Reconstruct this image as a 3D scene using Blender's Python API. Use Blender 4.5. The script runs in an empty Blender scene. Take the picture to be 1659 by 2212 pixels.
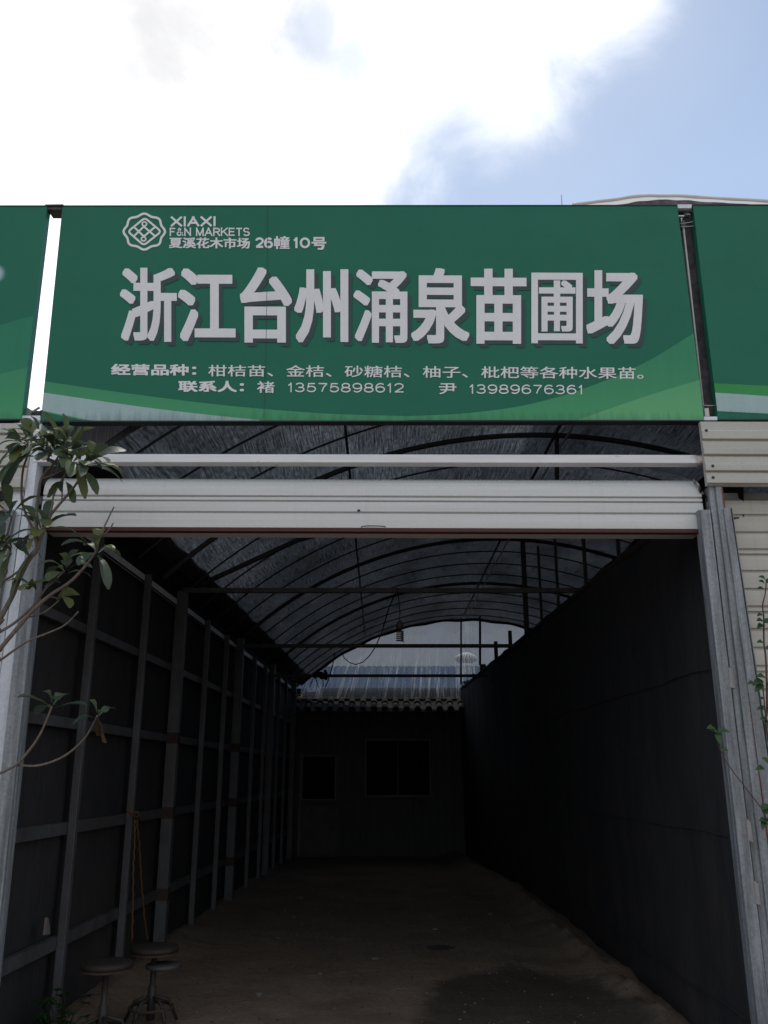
import bpy, bmesh, math, random
from mathutils import Vector, Matrix

rad = math.radians
random.seed(7)
SC = bpy.context.scene
COL = SC.collection

# ------------------------------------------------------------------ camera
PITCH = rad(16.5)
CAM_H = 1.5
FOC = 1912.0                       # focal length in the units of a 1659 x 2212 picture
cd = bpy.data.cameras.new('camera')
cam = bpy.data.objects.new('camera', cd)
COL.objects.link(cam)
cam.location = (0, 0, CAM_H)
cam.rotation_euler = (rad(90) + PITCH, 0, 0)
cd.sensor_fit = 'VERTICAL'
cd.sensor_height = 24.0
cd.lens = 24.0 * FOC / 2212.0
cd.clip_start = 0.05
cd.clip_end = 2000
SC.camera = cam


def ray(px, py):
    dx = (px - 829.5) / FOC
    dy = (1106 - py) / FOC
    c, s = math.cos(PITCH), math.sin(PITCH)
    return Vector((dx, c - dy * s, s + dy * c))


def at(px, py, Y):
    """point of the plane y = Y (metres before the camera) measured off the photograph"""
    r = ray(px, py)
    t = Y / r.y
    return Vector((r.x * t, Y, CAM_H + r.z * t))


# ------------------------------------------------------------------ sky
SUN_EL, SUN_AZ = 74.0, -22.0        # azimuth from +Y, negative = to the left
W = bpy.data.worlds.new("World")
SC.world = W
W.use_nodes = True
nt = W.node_tree
nt.nodes.clear()
N = nt.nodes.new
L = nt.links.new


def wmath(op, a, b=None, c=None, clamp=False):
    n = N('ShaderNodeMath')
    n.operation = op
    n.use_clamp = clamp
    for i, v in enumerate((a, b, c)):
        if v is None:
            continue
        if isinstance(v, (int, float)):
            n.inputs[i].default_value = v
        else:
            L(v, n.inputs[i])
    return n.outputs[0]


sky = N('ShaderNodeTexSky')
sky.sky_type = 'NISHITA'
sky.sun_disc = False
sky.sun_elevation = rad(SUN_EL)
sky.sun_rotation = rad(SUN_AZ)
sky.air_density = 1.3
sky.dust_density = 1.0
sky.ozone_density = 1.6
tc = N('ShaderNodeTexCoord')
nz = N('ShaderNodeTexNoise')
nz.inputs['Scale'].default_value = 6.0
nz.inputs['Detail'].default_value = 9
nz.inputs['Roughness'].default_value = 0.6
nz.inputs['Distortion'].default_value = 0.35
L(tc.outputs['Generated'], nz.inputs['Vector'])
nz2 = N('ShaderNodeTexNoise')
nz2.inputs['Scale'].default_value = 1.7
nz2.inputs['Detail'].default_value = 4
L(tc.outputs['Generated'], nz2.inputs['Vector'])


def blob(px, py, r):
    """1 at the middle of a cumulus puff, 0 on its rim, negative outside"""
    c = ray(px, py).normalized()
    e = ray(px + (r if px < 829 else -r), py).normalized()
    ang = math.acos(max(-1, min(1, c.dot(e))))
    vm = N('ShaderNodeVectorMath')
    vm.operation = 'DOT_PRODUCT'
    L(tc.outputs['Generated'], vm.inputs[0])
    vm.inputs[1].default_value = c
    a = wmath('ARCCOSINE', wmath('MINIMUM', vm.outputs['Value'], 0.99999))
    return wmath('SUBTRACT', ang, a)      # signed angle inside the puff


fld = None
for b in ((170, 430, 565), (420, 60, 430), (685, 280, 112), (768, 325, 84), (690, 120, 165), (930, -20, 175),
          (1090, 75, 135), (1000, 60, 110), (1215, 0, 105), (1320, -35, 74), (1130, 160, 60), (700, -300, 560)):
    s_ = blob(*b)
    fld = s_ if fld is None else wmath('SMOOTH_MAX', fld, s_, 0.012)
edge = wmath('MULTIPLY_ADD', wmath('SUBTRACT', nz.outputs['Fac'], 0.5), 0.19, fld)
hole = None
for b in ((690, 60, 34), (760, 125, 38)):
    s_ = blob(*b)
    hole = s_ if hole is None else wmath('MAXIMUM', hole, s_)
hole = wmath('MULTIPLY_ADD', wmath('SUBTRACT', nz.outputs['Fac'], 0.5), 0.10, hole)
mr = N('ShaderNodeMapRange')
mr.interpolation_type = 'SMOOTHSTEP'
L(edge, mr.inputs['Value'])
mr.inputs['From Min'].default_value = -0.06
mr.inputs['From Max'].default_value = 0.05
mh = N('ShaderNodeMapRange')
mh.interpolation_type = 'SMOOTHSTEP'
L(hole, mh.inputs['Value'])
mh.inputs['From Min'].default_value = -0.025
mh.inputs['From Max'].default_value = 0.02
mh.inputs['To Max'].default_value = 0.6
front = wmath('MULTIPLY', mr.outputs[0], wmath('SUBTRACT', 1.0, mh.outputs[0]))
# unseen cloud behind the camera, cover and brightness raised to light the facade
sep = N('ShaderNodeSeparateXYZ')
L(tc.outputs['Generated'], sep.inputs[0])
back = wmath('MULTIPLY', wmath('SUBTRACT', nz2.outputs['Fac'], 0.30), 4.0, clamp=True)
back = wmath('MULTIPLY', back, wmath('MULTIPLY', sep.outputs['Y'], -2.5, clamp=True))
cloud = wmath('MAXIMUM', front, wmath('MULTIPLY', back, 0.95))
# cloud brightness: blown out, with a greyer thick part high on the left
grey = blob(330, 40, 230)
mg = N('ShaderNodeMapRange')
mg.interpolation_type = 'SMOOTHSTEP'
L(wmath('MULTIPLY_ADD', wmath('SUBTRACT', nz.outputs['Fac'], 0.5), 0.35, grey), mg.inputs['Value'])
mg.inputs['From Min'].default_value = -0.07
mg.inputs['From Max'].default_value = 0.12
CLOUD_B = 11.5
mg.inputs['To Min'].default_value = CLOUD_B
mg.inputs['To Max'].default_value = CLOUD_B * 0.60
cc = N('ShaderNodeVectorMath')
cc.operation = 'SCALE'
cc.inputs[0].default_value = (0.985, 0.985, 1.0)
isback = wmath('MULTIPLY', sep.outputs['Y'], -3.0, clamp=True)
bri = N('ShaderNodeMix')
L(isback, bri.inputs['Factor'])
L(mg.outputs[0], bri.inputs['A'])
bri.inputs['B'].default_value = CLOUD_B * 0.62
L(bri.outputs['Result'], cc.inputs['Scale'])
mx = N('ShaderNodeMix')
mx.data_type = 'RGBA'
L(cloud, mx.inputs['Factor'])
veil = N('ShaderNodeMapRange')
veil.interpolation_type = 'SMOOTHSTEP'
L(wmath('MULTIPLY_ADD', wmath('SUBTRACT', nz2.outputs['Fac'], 0.5), 0.14, fld), veil.inputs['Value'])
veil.inputs['From Min'].default_value = -0.20
veil.inputs['From Max'].default_value = 0.02
veil.inputs['To Min'].default_value = 0.0
veil.inputs['To Max'].default_value = 0.4
hz = N('ShaderNodeMix')
hz.data_type = 'RGBA'
L(veil.outputs[0], hz.inputs['Factor'])
hzl = N('ShaderNodeMapRange')
L(sep.outputs['Z'], hzl.inputs['Value'])
hzl.inputs['From Min'].default_value = 0.74
hzl.inputs['From Max'].default_value = 0.57
hzl.inputs['To Max'].default_value = 0.72
hz0 = N('ShaderNodeMix')
hz0.data_type = 'RGBA'
L(hzl.outputs[0], hz0.inputs['Factor'])
L(sky.outputs[0], hz0.inputs['A'])
hz0.inputs['B'].default_value = (4.0, 5.1, 7.1, 1)
L(hz0.outputs['Result'], hz.inputs['A'])
hz.inputs['B'].default_value = (5.6, 6.2, 7.2, 1)
L(hz.outputs['Result'], mx.inputs['A'])
L(cc.outputs[0], mx.inputs['B'])
bg = N('ShaderNodeBackground')
bg.inputs['Strength'].default_value = 0.13
wo = N('ShaderNodeOutputWorld')
L(mx.outputs['Result'], bg.inputs['Color'])
L(bg.outputs[0], wo.inputs['Surface'])

# ------------------------------------------------------------------ sun
sl = bpy.data.lights.new('sun', 'SUN')
sl.energy = 2.0
sl.angle = rad(0.6)
sl.color = (1.0, 0.95, 0.87)
sun = bpy.data.objects.new('sun', sl)
COL.objects.link(sun)
sd = Vector((math.sin(rad(SUN_AZ)) * math.cos(rad(SUN_EL)), math.cos(rad(SUN_AZ)) * math.cos(rad(SUN_EL)), math.sin(rad(SUN_EL))))
sun.rotation_euler = sd.to_track_quat('Z', 'Y').to_euler()

# ------------------------------------------------------------------ exposure
SC.view_settings.view_transform = 'Standard'
SC.view_settings.look = 'None'
SC.view_settings.exposure = 0.0
SC.view_settings.gamma = 1.0


# ================================================================== materials
def srgb(r, g, b):
    f = lambda c: (c / 255 / 12.92) if c / 255 <= 0.04045 else ((c / 255 + 0.055) / 1.055) ** 2.4
    return (f(r), f(g), f(b), 1)


class MatB:
    def __init__(s, name, rough=0.6, metal=0.0, spec=0.5):
        s.m = bpy.data.materials.new(name)
        s.m.use_nodes = True
        s.t = s.m.node_tree
        s.p = s.t.nodes['Principled BSDF']
        s.p.inputs['Roughness'].default_value = rough
        s.p.inputs['Metallic'].default_value = metal
        s.p.inputs['Specular IOR Level'].default_value = spec
        s.co = s.t.nodes.new('ShaderNodeTexCoord').outputs['Object']

    def n(s, k):
        return s.t.nodes.new(k)

    def l(s, a, b):
        s.t.links.new(a, b)

    def noise(s, scale, stretch=(1, 1, 1), detail=5, rough=0.6, dist=0.0):
        mp = s.n('ShaderNodeMapping')
        mp.inputs['Scale'].default_value = stretch
        s.l(s.co, mp.inputs['Vector'])
        z = s.n('ShaderNodeTexNoise')
        z.inputs['Scale'].default_value = scale
        z.inputs['Detail'].default_value = detail
        z.inputs['Roughness'].default_value = rough
        z.inputs['Distortion'].default_value = dist
        s.l(mp.outputs[0], z.inputs['Vector'])
        return z.outputs['Fac']

    def ramp(s, fac, lo, hi):
        r = s.n('ShaderNodeMapRange')
        s.l(fac, r.inputs['Value'])
        r.inputs['From Min'].default_value = lo
        r.inputs['From Max'].default_value = hi
        return r.outputs[0]

    def math(s, op, a, b=None, clamp=False):
        n = s.n('ShaderNodeMath')
        n.operation = op
        n.use_clamp = clamp
        for i, v in enumerate((a, b)):
            if v is None:
                continue
            if isinstance(v, (int, float)):
                n.inputs[i].default_value = v
            else:
                s.l(v, n.inputs[i])
        return n.outputs[0]

    def mix(s, fac, a, b):
        n = s.n('ShaderNodeMix')
        n.data_type = 'RGBA'
        for k, v in (('Factor', fac), ('A', a), ('B', b)):
            if isinstance(v, (int, float)):
                n.inputs[k].default_value = v
            elif isinstance(v, tuple):
                n.inputs[k].default_value = v if len(v) == 4 else v + (1,)
            else:
                s.l(v, n.inputs[k])
        return n.outputs['Result']

    def color(s, c):
        if isinstance(c, tuple):
            s.p.inputs['Base Color'].default_value = c if len(c) == 4 else c + (1,)
        else:
            s.l(c, s.p.inputs['Base Color'])

    def bump(s, h, strength=0.3, dist=0.01):
        b = s.n('ShaderNodeBump')
        b.inputs['Strength'].default_value = strength
        b.inputs['Distance'].default_value = dist
        s.l(h, b.inputs['Height'])
        s.l(b.outputs[0], s.p.inputs['Normal'])

    def translucent(s, fac, col):
        out = s.t.nodes['Material Output']
        tr = s.n('ShaderNodeBsdfTranslucent')
        if isinstance(col, tuple):
            tr.inputs['Color'].default_value = col if len(col) == 4 else col + (1,)
        else:
            s.l(col, tr.inputs['Color'])
        ms = s.n('ShaderNodeMixShader')
        if isinstance(fac, (int, float)):
            ms.inputs[0].default_value = fac
        else:
            s.l(fac, ms.inputs[0])
        s.l(s.p.outputs[0], ms.inputs[1])
        s.l(tr.outputs[0], ms.inputs[2])
        s.l(ms.outputs[0], out.inputs['Surface'])
        return ms.outputs[0]

    def transparent(s, fac, col=(1, 1, 1, 1)):
        out = s.t.nodes['Material Output']
        prev = out.inputs['Surface'].links[0].from_socket
        tr = s.n('ShaderNodeBsdfTransparent')
        tr.inputs['Color'].default_value = col
        ms = s.n('ShaderNodeMixShader')
        if isinstance(fac, (int, float)):
            ms.inputs[0].default_value = fac
        else:
            s.l(fac, ms.inputs[0])
        s.l(prev, ms.inputs[1])
        s.l(tr.outputs[0], ms.inputs[2])
        s.l(ms.outputs[0], out.inputs['Surface'])


M = {}


def painted(name, c1, c2, rough=0.45, streak=(1.2, 1.2, 9), scale=2.5, metal=0.0, spec=0.4, lo=0.35, hi=0.75, fine=0.0, bump=0.0):
    b = MatB(name, rough, metal, spec)
    f = b.ramp(b.noise(scale, streak), lo, hi)
    c = b.mix(f, c1, c2)
    if fine:
        f2 = b.ramp(b.noise(60, (1, 1, 1), 3), 0.35, 0.75)
        c = b.mix(b.math('MULTIPLY', f2, fine), c, tuple(v * 0.55 for v in c2[:3]))
    b.color(c)
    if bump:
        b.bump(b.noise(9, (1, 1, 1), 4), bump, 0.01)
    M[name] = b.m
    BUILT[name] = b
    return b


def grime(name, amount, col):
    b = BUILT[name]
    src = b.p.inputs['Base Color'].links[0].from_socket
    run = b.ramp(b.noise(3.2, (5.0, 1, 0.22), 7, 0.72), 0.55, 0.80)
    spot = b.ramp(b.noise(26, (1, 1, 1), 4, 0.7), 0.66, 0.76)
    b.color(b.mix(b.math('MULTIPLY', b.math('MAXIMUM', run, b.math('MULTIPLY', spot, 0.6)), amount), src, col))


BUILT = {}
painted('sign_green', (0.016, 0.158, 0.097), (0.020, 0.177, 0.107), 0.48, (1, 1, 2.2), 1.6, spec=0.2, fine=0.10)
painted('band_mid', (0.026, 0.222, 0.125), (0.030, 0.24, 0.135), 0.42, (5, 1, 0.7), 2.4, spec=0.2, fine=0.12)
painted('band_green', (0.042, 0.265, 0.135), (0.050, 0.29, 0.15), 0.42, (5, 1, 0.7), 2.4, spec=0.2, fine=0.12)
painted('band_light', (0.085, 0.36, 0.17), (0.10, 0.39, 0.19), 0.42, (5, 1, 0.7), 2.4, spec=0.2, fine=0.12)
painted('band_bright', (0.045, 0.30, 0.085), (0.055, 0.34, 0.10), 0.42, (5, 1, 0.7), 2.4, spec=0.2, fine=0.12)
painted('band_pale', (0.40, 0.56, 0.56), (0.36, 0.50, 0.50), 0.42, (6, 1, 0.6), 2.4, spec=0.2, fine=0.15)
painted('sign_letter', (0.84, 0.855, 0.865), (0.76, 0.775, 0.785), 0.45, (3, 1, 1), 3.0, spec=0.3, fine=0.10)
painted('letter_shadow', (0.030, 0.060, 0.062), (0.034, 0.066, 0.066), 0.45)
painted('dark_edge', (0.02, 0.022, 0.03), (0.04, 0.04, 0.05), 0.6)
painted('shutter_white', (0.70, 0.72, 0.71), (0.60, 0.615, 0.60), 0.42, (0.35, 1, 6), 2.0, spec=0.4, fine=0.12)
painted('shutter_cream', (0.56, 0.55, 0.49), (0.47, 0.455, 0.40), 0.45, (0.4, 1, 5), 2.2, spec=0.4, fine=0.15)
painted('cladding', (0.54, 0.535, 0.48), (0.45, 0.445, 0.395), 0.45, (0.5, 1, 5), 2.2, spec=0.4, fine=0.15)
painted('red_bar', (0.085, 0.022, 0.018), (0.06, 0.017, 0.015), 0.55, (3, 1, 1), 5, fine=0.4)
painted('galv_dull', (0.33, 0.36, 0.385), (0.14, 0.15, 0.162), 0.5, (11, 11, 0.7), 3.0, metal=0.1, lo=0.38, hi=0.68, fine=0.45)
painted('galv_bright', (0.80, 0.85, 0.90), (0.60, 0.65, 0.71), 0.42, (4, 4, 0.8), 3.0, metal=0.1, fine=0.3)
painted('rust_strip', (0.24, 0.065, 0.03), (0.13, 0.045, 0.03), 0.8, (1, 1, 3), 6, fine=0.3)
painted('steel_dark', (0.085, 0.088, 0.092), (0.05, 0.045, 0.042), 0.55, (3, 3, 1.5), 3.0, metal=0.1, fine=0.3)
painted('steel_post', (0.108, 0.117, 0.131), (0.065, 0.06, 0.058), 0.5, (3, 3, 1.2), 3.0, metal=0.15, fine=0.3)
painted('hoop_steel', (0.055, 0.057, 0.060), (0.030, 0.030, 0.031), 0.6, (3, 3, 1.5), 3.0)
bn = painted('black_net', (0.036, 0.037, 0.041), (0.022, 0.0235, 0.027), 0.8, (1.5, 2, 0.6), 3.0, spec=0.15, bump=0.5)
src = bn.p.inputs['Base Color'].links[0].from_socket
bz = bn.n('ShaderNodeSeparateXYZ')
bn.l(bn.co, bz.inputs[0])
splash = bn.math('MULTIPLY', bn.ramp(bn.noise(2.2, (1, 1, 1), 7, 0.7), 0.45, 0.75), bn.ramp(bz.outputs['Z'], 1.6, 0.0))
weave = bn.ramp(bn.noise(55, (1, 1, 0.08), 3, 0.7), 0.35, 0.7)
cc_ = bn.mix(bn.math('MULTIPLY', weave, 0.45), src, (0.060, 0.060, 0.064))
bn.color(bn.mix(bn.math('MULTIPLY', splash, 0.5), cc_, (0.085, 0.066, 0.05)))
painted('black_sheet', (0.010, 0.010, 0.011), (0.007, 0.007, 0.008), 0.8, (1.5, 1, 0.6), 3.0, spec=0.15)
painted('tile', (0.085, 0.075, 0.066), (0.030, 0.027, 0.025), 0.9, (4, 1, 1), 2.0, fine=0.4, bump=0.4)
painted('shed_wall', (0.085, 0.088, 0.09), (0.06, 0.062, 0.064), 0.7, (6, 1, 0.5), 3.0, fine=0.3)
painted('frame_pale', (0.14, 0.145, 0.15), (0.10, 0.105, 0.11), 0.5)
painted('wood_seat', (0.034, 0.026, 0.021), (0.018, 0.015, 0.013), 0.65, (8, 1, 1), 6, fine=0.3)
painted('rope', (0.15, 0.075, 0.036), (0.10, 0.05, 0.026), 0.9, (1, 1, 8), 12)
painted('cable_black', (0.012, 0.012, 0.013), (0.018, 0.018, 0.018), 0.5)
painted('white_plastic', (0.62, 0.62, 0.61), (0.50, 0.49, 0.47), 0.5, fine=0.2)
painted('cfl_glass', (0.20, 0.185, 0.165), (0.15, 0.14, 0.125), 0.35)
painted('socket_grey', (0.09, 0.085, 0.08), (0.06, 0.057, 0.054), 0.5)
painted('blue_paint', (0.085, 0.15, 0.25), (0.065, 0.12, 0.205), 0.5, (4, 1, 0.7), 3)
painted('pale_metal', (0.56, 0.55, 0.52), (0.42, 0.41, 0.39), 0.5, (3, 1, 1), 6, metal=0.15)
painted('old_metal', (0.042, 0.038, 0.035), (0.022, 0.019, 0.017), 0.6, (3, 3, 2), 9, fine=0.4)
painted('dirty_rust', (0.055, 0.036, 0.028), (0.035, 0.026, 0.022), 0.85, (1, 1, 3), 6)
painted('plate_grey', (0.36, 0.34, 0.34), (0.24, 0.23, 0.23), 0.6, (4, 4, 1), 6, fine=0.3)
painted('grey_wall', (0.52, 0.53, 0.53), (0.46, 0.47, 0.47), 0.7, (1, 1, 1), 1)
painted('pebble', (0.16, 0.145, 0.13), (0.11, 0.10, 0.09), 0.9)
painted('bark', (0.20, 0.165, 0.14), (0.11, 0.09, 0.078), 0.85, (5, 5, 1.5), 14, fine=0.3, bump=0.5)
painted('vine_bark', (0.10, 0.06, 0.05), (0.07, 0.045, 0.04), 0.8, (5, 5, 1.5), 14)
painted('seam', (0.042, 0.031, 0.026), (0.018, 0.016, 0.015), 0.9, (1, 6, 1), 5)
gn = painted('gap_net', (0.17, 0.155, 0.175), (0.07, 0.066, 0.074), 0.85, (1, 1, 1), 22, spec=0.1, bump=1.0)
painted('scrap', (0.26, 0.25, 0.24), (0.17, 0.165, 0.16), 0.7)

grime('shutter_white', 0.22, (0.30, 0.28, 0.24))
grime('shutter_cream', 0.45, (0.24, 0.21, 0.17))
grime('cladding', 0.45, (0.24, 0.21, 0.17))
grime('galv_dull', 0.5, (0.13, 0.11, 0.10))
grime('galv_bright', 0.35, (0.25, 0.25, 0.25))
BUILT['sign_green'].bump(BUILT['sign_green'].noise(1.3, (2.2, 1, 0.6), 3), 0.25, 0.03)
grime('sign_green', 0.22, (0.05, 0.12, 0.10))
grime('steel_post', 0.6, (0.05, 0.036, 0.03))
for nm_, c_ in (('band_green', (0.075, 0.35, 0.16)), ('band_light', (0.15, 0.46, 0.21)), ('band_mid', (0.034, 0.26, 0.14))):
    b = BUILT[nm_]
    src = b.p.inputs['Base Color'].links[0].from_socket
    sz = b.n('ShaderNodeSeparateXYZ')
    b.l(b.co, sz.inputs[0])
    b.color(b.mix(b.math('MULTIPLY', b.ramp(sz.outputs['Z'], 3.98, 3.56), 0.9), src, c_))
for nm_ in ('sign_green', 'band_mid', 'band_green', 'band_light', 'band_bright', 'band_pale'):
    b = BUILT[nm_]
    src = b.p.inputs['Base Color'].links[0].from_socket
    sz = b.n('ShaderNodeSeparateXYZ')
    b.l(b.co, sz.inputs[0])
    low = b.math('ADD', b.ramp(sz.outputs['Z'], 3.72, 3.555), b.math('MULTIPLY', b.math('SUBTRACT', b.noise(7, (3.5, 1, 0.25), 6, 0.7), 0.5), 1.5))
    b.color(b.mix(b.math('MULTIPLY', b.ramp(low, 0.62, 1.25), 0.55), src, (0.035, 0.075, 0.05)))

b = MatB('glass_dark', 0.85, 0, 0.1)
b.color((0.004, 0.0045, 0.005))
M['glass_dark'] = b.m

# white painted tube, flaked and rusty at its right end
b = MatB('beam_white', 0.45, 0.05, 0.4)
sx = b.n('ShaderNodeSeparateXYZ')
b.l(b.co, sx.inputs[0])
endm = b.ramp(sx.outputs['X'], 1.80, 1.95)
rust = b.ramp(b.math('ADD', b.math('MULTIPLY', endm, 0.55), b.noise(16, (1, 1, 1), 6)), 0.68, 0.95)
chip = b.ramp(b.noise(13, (0.5, 1, 2.0), 6, 0.7), 0.67, 0.72)
c = b.mix(b.ramp(b.noise(3, (0.6, 1, 6)), 0.35, 0.8), (0.80, 0.815, 0.83), (0.64, 0.655, 0.67))
c = b.mix(b.math('MULTIPLY', chip, 0.55), c, (0.20, 0.20, 0.21))
c = b.mix(rust, c, (0.20, 0.085, 0.035))
b.color(c)
M['beam_white'] = b.m


# woven shade cloth of the vault: dark threads that let a little light through, the weave denser and looser in streaks
def shade_cloth(name, thr, tcol, holes, fx=1.0):
    b = MatB(name, 0.75, 0, 0.15)
    st = b.noise(115, (fx, 0.022, 0.0), 3, 0.7, 0.0)
    wv = b.noise(50, (1.0, 0.25, 0.0), 3, 0.6)
    big = b.noise(1.1, (1.6, 0.5, 1), 4)
    b.color(b.mix(b.ramp(st, 0.3, 0.75), (0.016, 0.0165, 0.018), (0.042, 0.041, 0.043)))
    f = b.math('MULTIPLY', b.ramp(st, 0.30, 0.75), b.ramp(wv, 0.1, 0.8))
    f = b.math('MULTIPLY', f, b.ramp(big, 0.05, 0.75))
    sy = b.n('ShaderNodeSeparateXYZ')
    b.l(b.co, sy.inputs[0])
    f = b.math('MULTIPLY', f, b.math('ADD', b.math('MULTIPLY', b.ramp(sy.outputs['Y'], 10.0, 7.8), 1.05), 0.58))  # front end looks brighter: that difference in light is put into the translucency
    b.translucent(b.math('MULTIPLY', f, thr), tcol)
    spk = b.math('MULTIPLY', b.ramp(b.noise(170, (fx, 0.10, 1.0), 2, 0.6), 0.66, 0.74), b.ramp(st, 0.45, 0.65))
    b.transparent(b.math('MULTIPLY', spk, holes))
    M[name] = b.m


shade_cloth('shade_cloth', 0.28, (0.40, 0.45, 0.51, 1), 0.05)
shade_cloth('shade_cloth_dense', 0.40, (0.36, 0.35, 0.38, 1), 0.0)

# clear plastic film, scuffed and dusty, with pale runs down it
b = MatB('plastic_film', 0.4, 0, 0.4)
fs = b.n('ShaderNodeSeparateXYZ')
b.l(b.co, fs.inputs[0])
fx_ = b.math('MULTIPLY', b.math('SUBTRACT', fs.outputs['X'], 1.4), b.math('ADD', b.math('MULTIPLY', fs.outputs['Z'], 0.12), 0.6))
fc = b.n('ShaderNodeCombineXYZ')
b.l(fx_, fc.inputs['X'])
b.l(b.math('MULTIPLY', fs.outputs['Z'], 0.07), fc.inputs['Z'])
fn = b.n('ShaderNodeTexNoise')
fn.inputs['Scale'].default_value = 11
fn.inputs['Detail'].default_value = 5
fn.inputs['Roughness'].default_value = 0.75
b.l(fc.outputs[0], fn.inputs['Vector'])
runs = b.math('MULTIPLY', b.ramp(fn.outputs['Fac'], 0.51, 0.64), b.ramp(fs.outputs['Z'], 4.45, 3.55))
dust = b.noise(1.6, (0.6, 1, 1), 5)
b.color(b.mix(runs, (0.28, 0.30, 0.32), (0.80, 0.80, 0.78)))
b.translucent(0.55, b.mix(runs, (0.30, 0.325, 0.36), (0.85, 0.85, 0.84)))
b.transparent(b.math('SUBTRACT', b.ramp(dust, -1.1, 1.5), b.math('MULTIPLY', runs, 0.30), True), (0.68, 0.72, 0.78, 1))
M['plastic_film'] = b.m

b = MatB('roof_film', 0.4, 0, 0.4)
b.color(b.mix(b.ramp(b.noise(2.0, (1, 3, 1)), 0.35, 0.7), (0.80, 0.79, 0.76), (0.62, 0.60, 0.57)))
b.translucent(0.5, (0.8, 0.79, 0.77, 1))
M['roof_film'] = b.m


def leafmat(name, c1, c2, c3):
    b = MatB(name, 0.45, 0, 0.4)
    f = b.ramp(b.noise(5.0, (1, 1, 1), 3), 0.35, 0.68)
    g = b.ramp(b.noise(2.1, (1, 1, 1), 2), 0.5, 0.7)
    c = b.mix(f, c1, c2)
    c = b.mix(b.math('MULTIPLY', g, 0.6), c, c3)
    b.color(c)
    b.bump(b.noise(40, (1, 1, 1), 2), 0.25, 0.004)
    b.translucent(0.32, c)
    M[name] = b.m


leafmat('leaf_tree', (0.075, 0.115, 0.055), (0.125, 0.165, 0.085), (0.155, 0.175, 0.055))
leafmat('leaf_olive', (0.095, 0.12, 0.032), (0.14, 0.165, 0.05), (0.16, 0.16, 0.05))
leafmat('leaf_dark', (0.042, 0.070, 0.045), (0.075, 0.105, 0.072), (0.06, 0.09, 0.05))
leafmat('leaf_vine', (0.035, 0.085, 0.035), (0.055, 0.12, 0.045), (0.07, 0.13, 0.04))
leafmat('leaf_weed', (0.018, 0.045, 0.015), (0.03, 0.07, 0.02), (0.035, 0.075, 0.022))
leafmat('leaf_dry', (0.085, 0.055, 0.03), (0.11, 0.072, 0.038), (0.065, 0.045, 0.025))

# ground: brown trodden soil with stones, a darker patch near the door
b = MatB('soil', 0.95, 0, 0.2)
n1 = b.noise(1.3, (1, 1, 1), 7, 0.65)
n2 = b.noise(24, (1, 1, 1), 5, 0.7)
c = b.mix(b.ramp(n1, 0.3, 0.72), (0.165, 0.127, 0.096), (0.265, 0.210, 0.160))
c = b.mix(b.math('MULTIPLY', b.ramp(n2, 0.45, 0.75), 0.5), c, (0.07, 0.055, 0.045))
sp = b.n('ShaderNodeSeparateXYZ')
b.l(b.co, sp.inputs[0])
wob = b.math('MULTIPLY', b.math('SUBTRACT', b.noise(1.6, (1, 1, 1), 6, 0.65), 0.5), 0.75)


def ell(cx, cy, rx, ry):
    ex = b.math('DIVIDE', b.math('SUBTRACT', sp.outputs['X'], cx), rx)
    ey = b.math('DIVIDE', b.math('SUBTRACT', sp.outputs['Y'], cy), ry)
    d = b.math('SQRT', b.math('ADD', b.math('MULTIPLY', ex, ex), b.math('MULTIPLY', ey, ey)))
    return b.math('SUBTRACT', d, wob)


dark_patch = b.math('MINIMUM', ell(0.95, 6.1, 0.75, 1.9), ell(0.52, 8.8, 0.13, 0.14))
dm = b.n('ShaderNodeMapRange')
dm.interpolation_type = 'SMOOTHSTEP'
b.l(dark_patch, dm.inputs['Value'])
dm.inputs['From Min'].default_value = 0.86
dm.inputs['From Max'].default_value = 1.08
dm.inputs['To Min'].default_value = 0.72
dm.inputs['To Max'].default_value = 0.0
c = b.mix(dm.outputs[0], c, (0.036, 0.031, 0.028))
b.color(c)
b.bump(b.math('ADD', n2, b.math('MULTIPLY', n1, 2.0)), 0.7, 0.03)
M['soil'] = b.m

# printed panel of the left neighbour: same green with a pale soft-edged spot at its edge
b = MatB('sign_green_spot', 0.48, 0, 0.2)
hc = at(-14, 592, 5.0)
vm = b.n('ShaderNodeVectorMath')
vm.operation = 'DISTANCE'
b.l(b.co, vm.inputs[0])
vm.inputs[1].default_value = hc
hal = b.n('ShaderNodeMapRange')
hal.interpolation_type = 'SMOOTHSTEP'
b.l(vm.outputs['Value'], hal.inputs['Value'])
hal.inputs['From Min'].default_value = 0.03
hal.inputs['From Max'].default_value = 0.085
hal.inputs['To Min'].default_value = 0.85
hal.inputs['To Max'].default_value = 0.0
b.color(b.mix(hal.outputs[0], b.mix(b.ramp(b.noise(1.6), 0.35, 0.75), (0.016, 0.158, 0.097), (0.020, 0.177, 0.107)), (0.55, 0.72, 0.80)))
M['sign_green_spot'] = b.m


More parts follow.
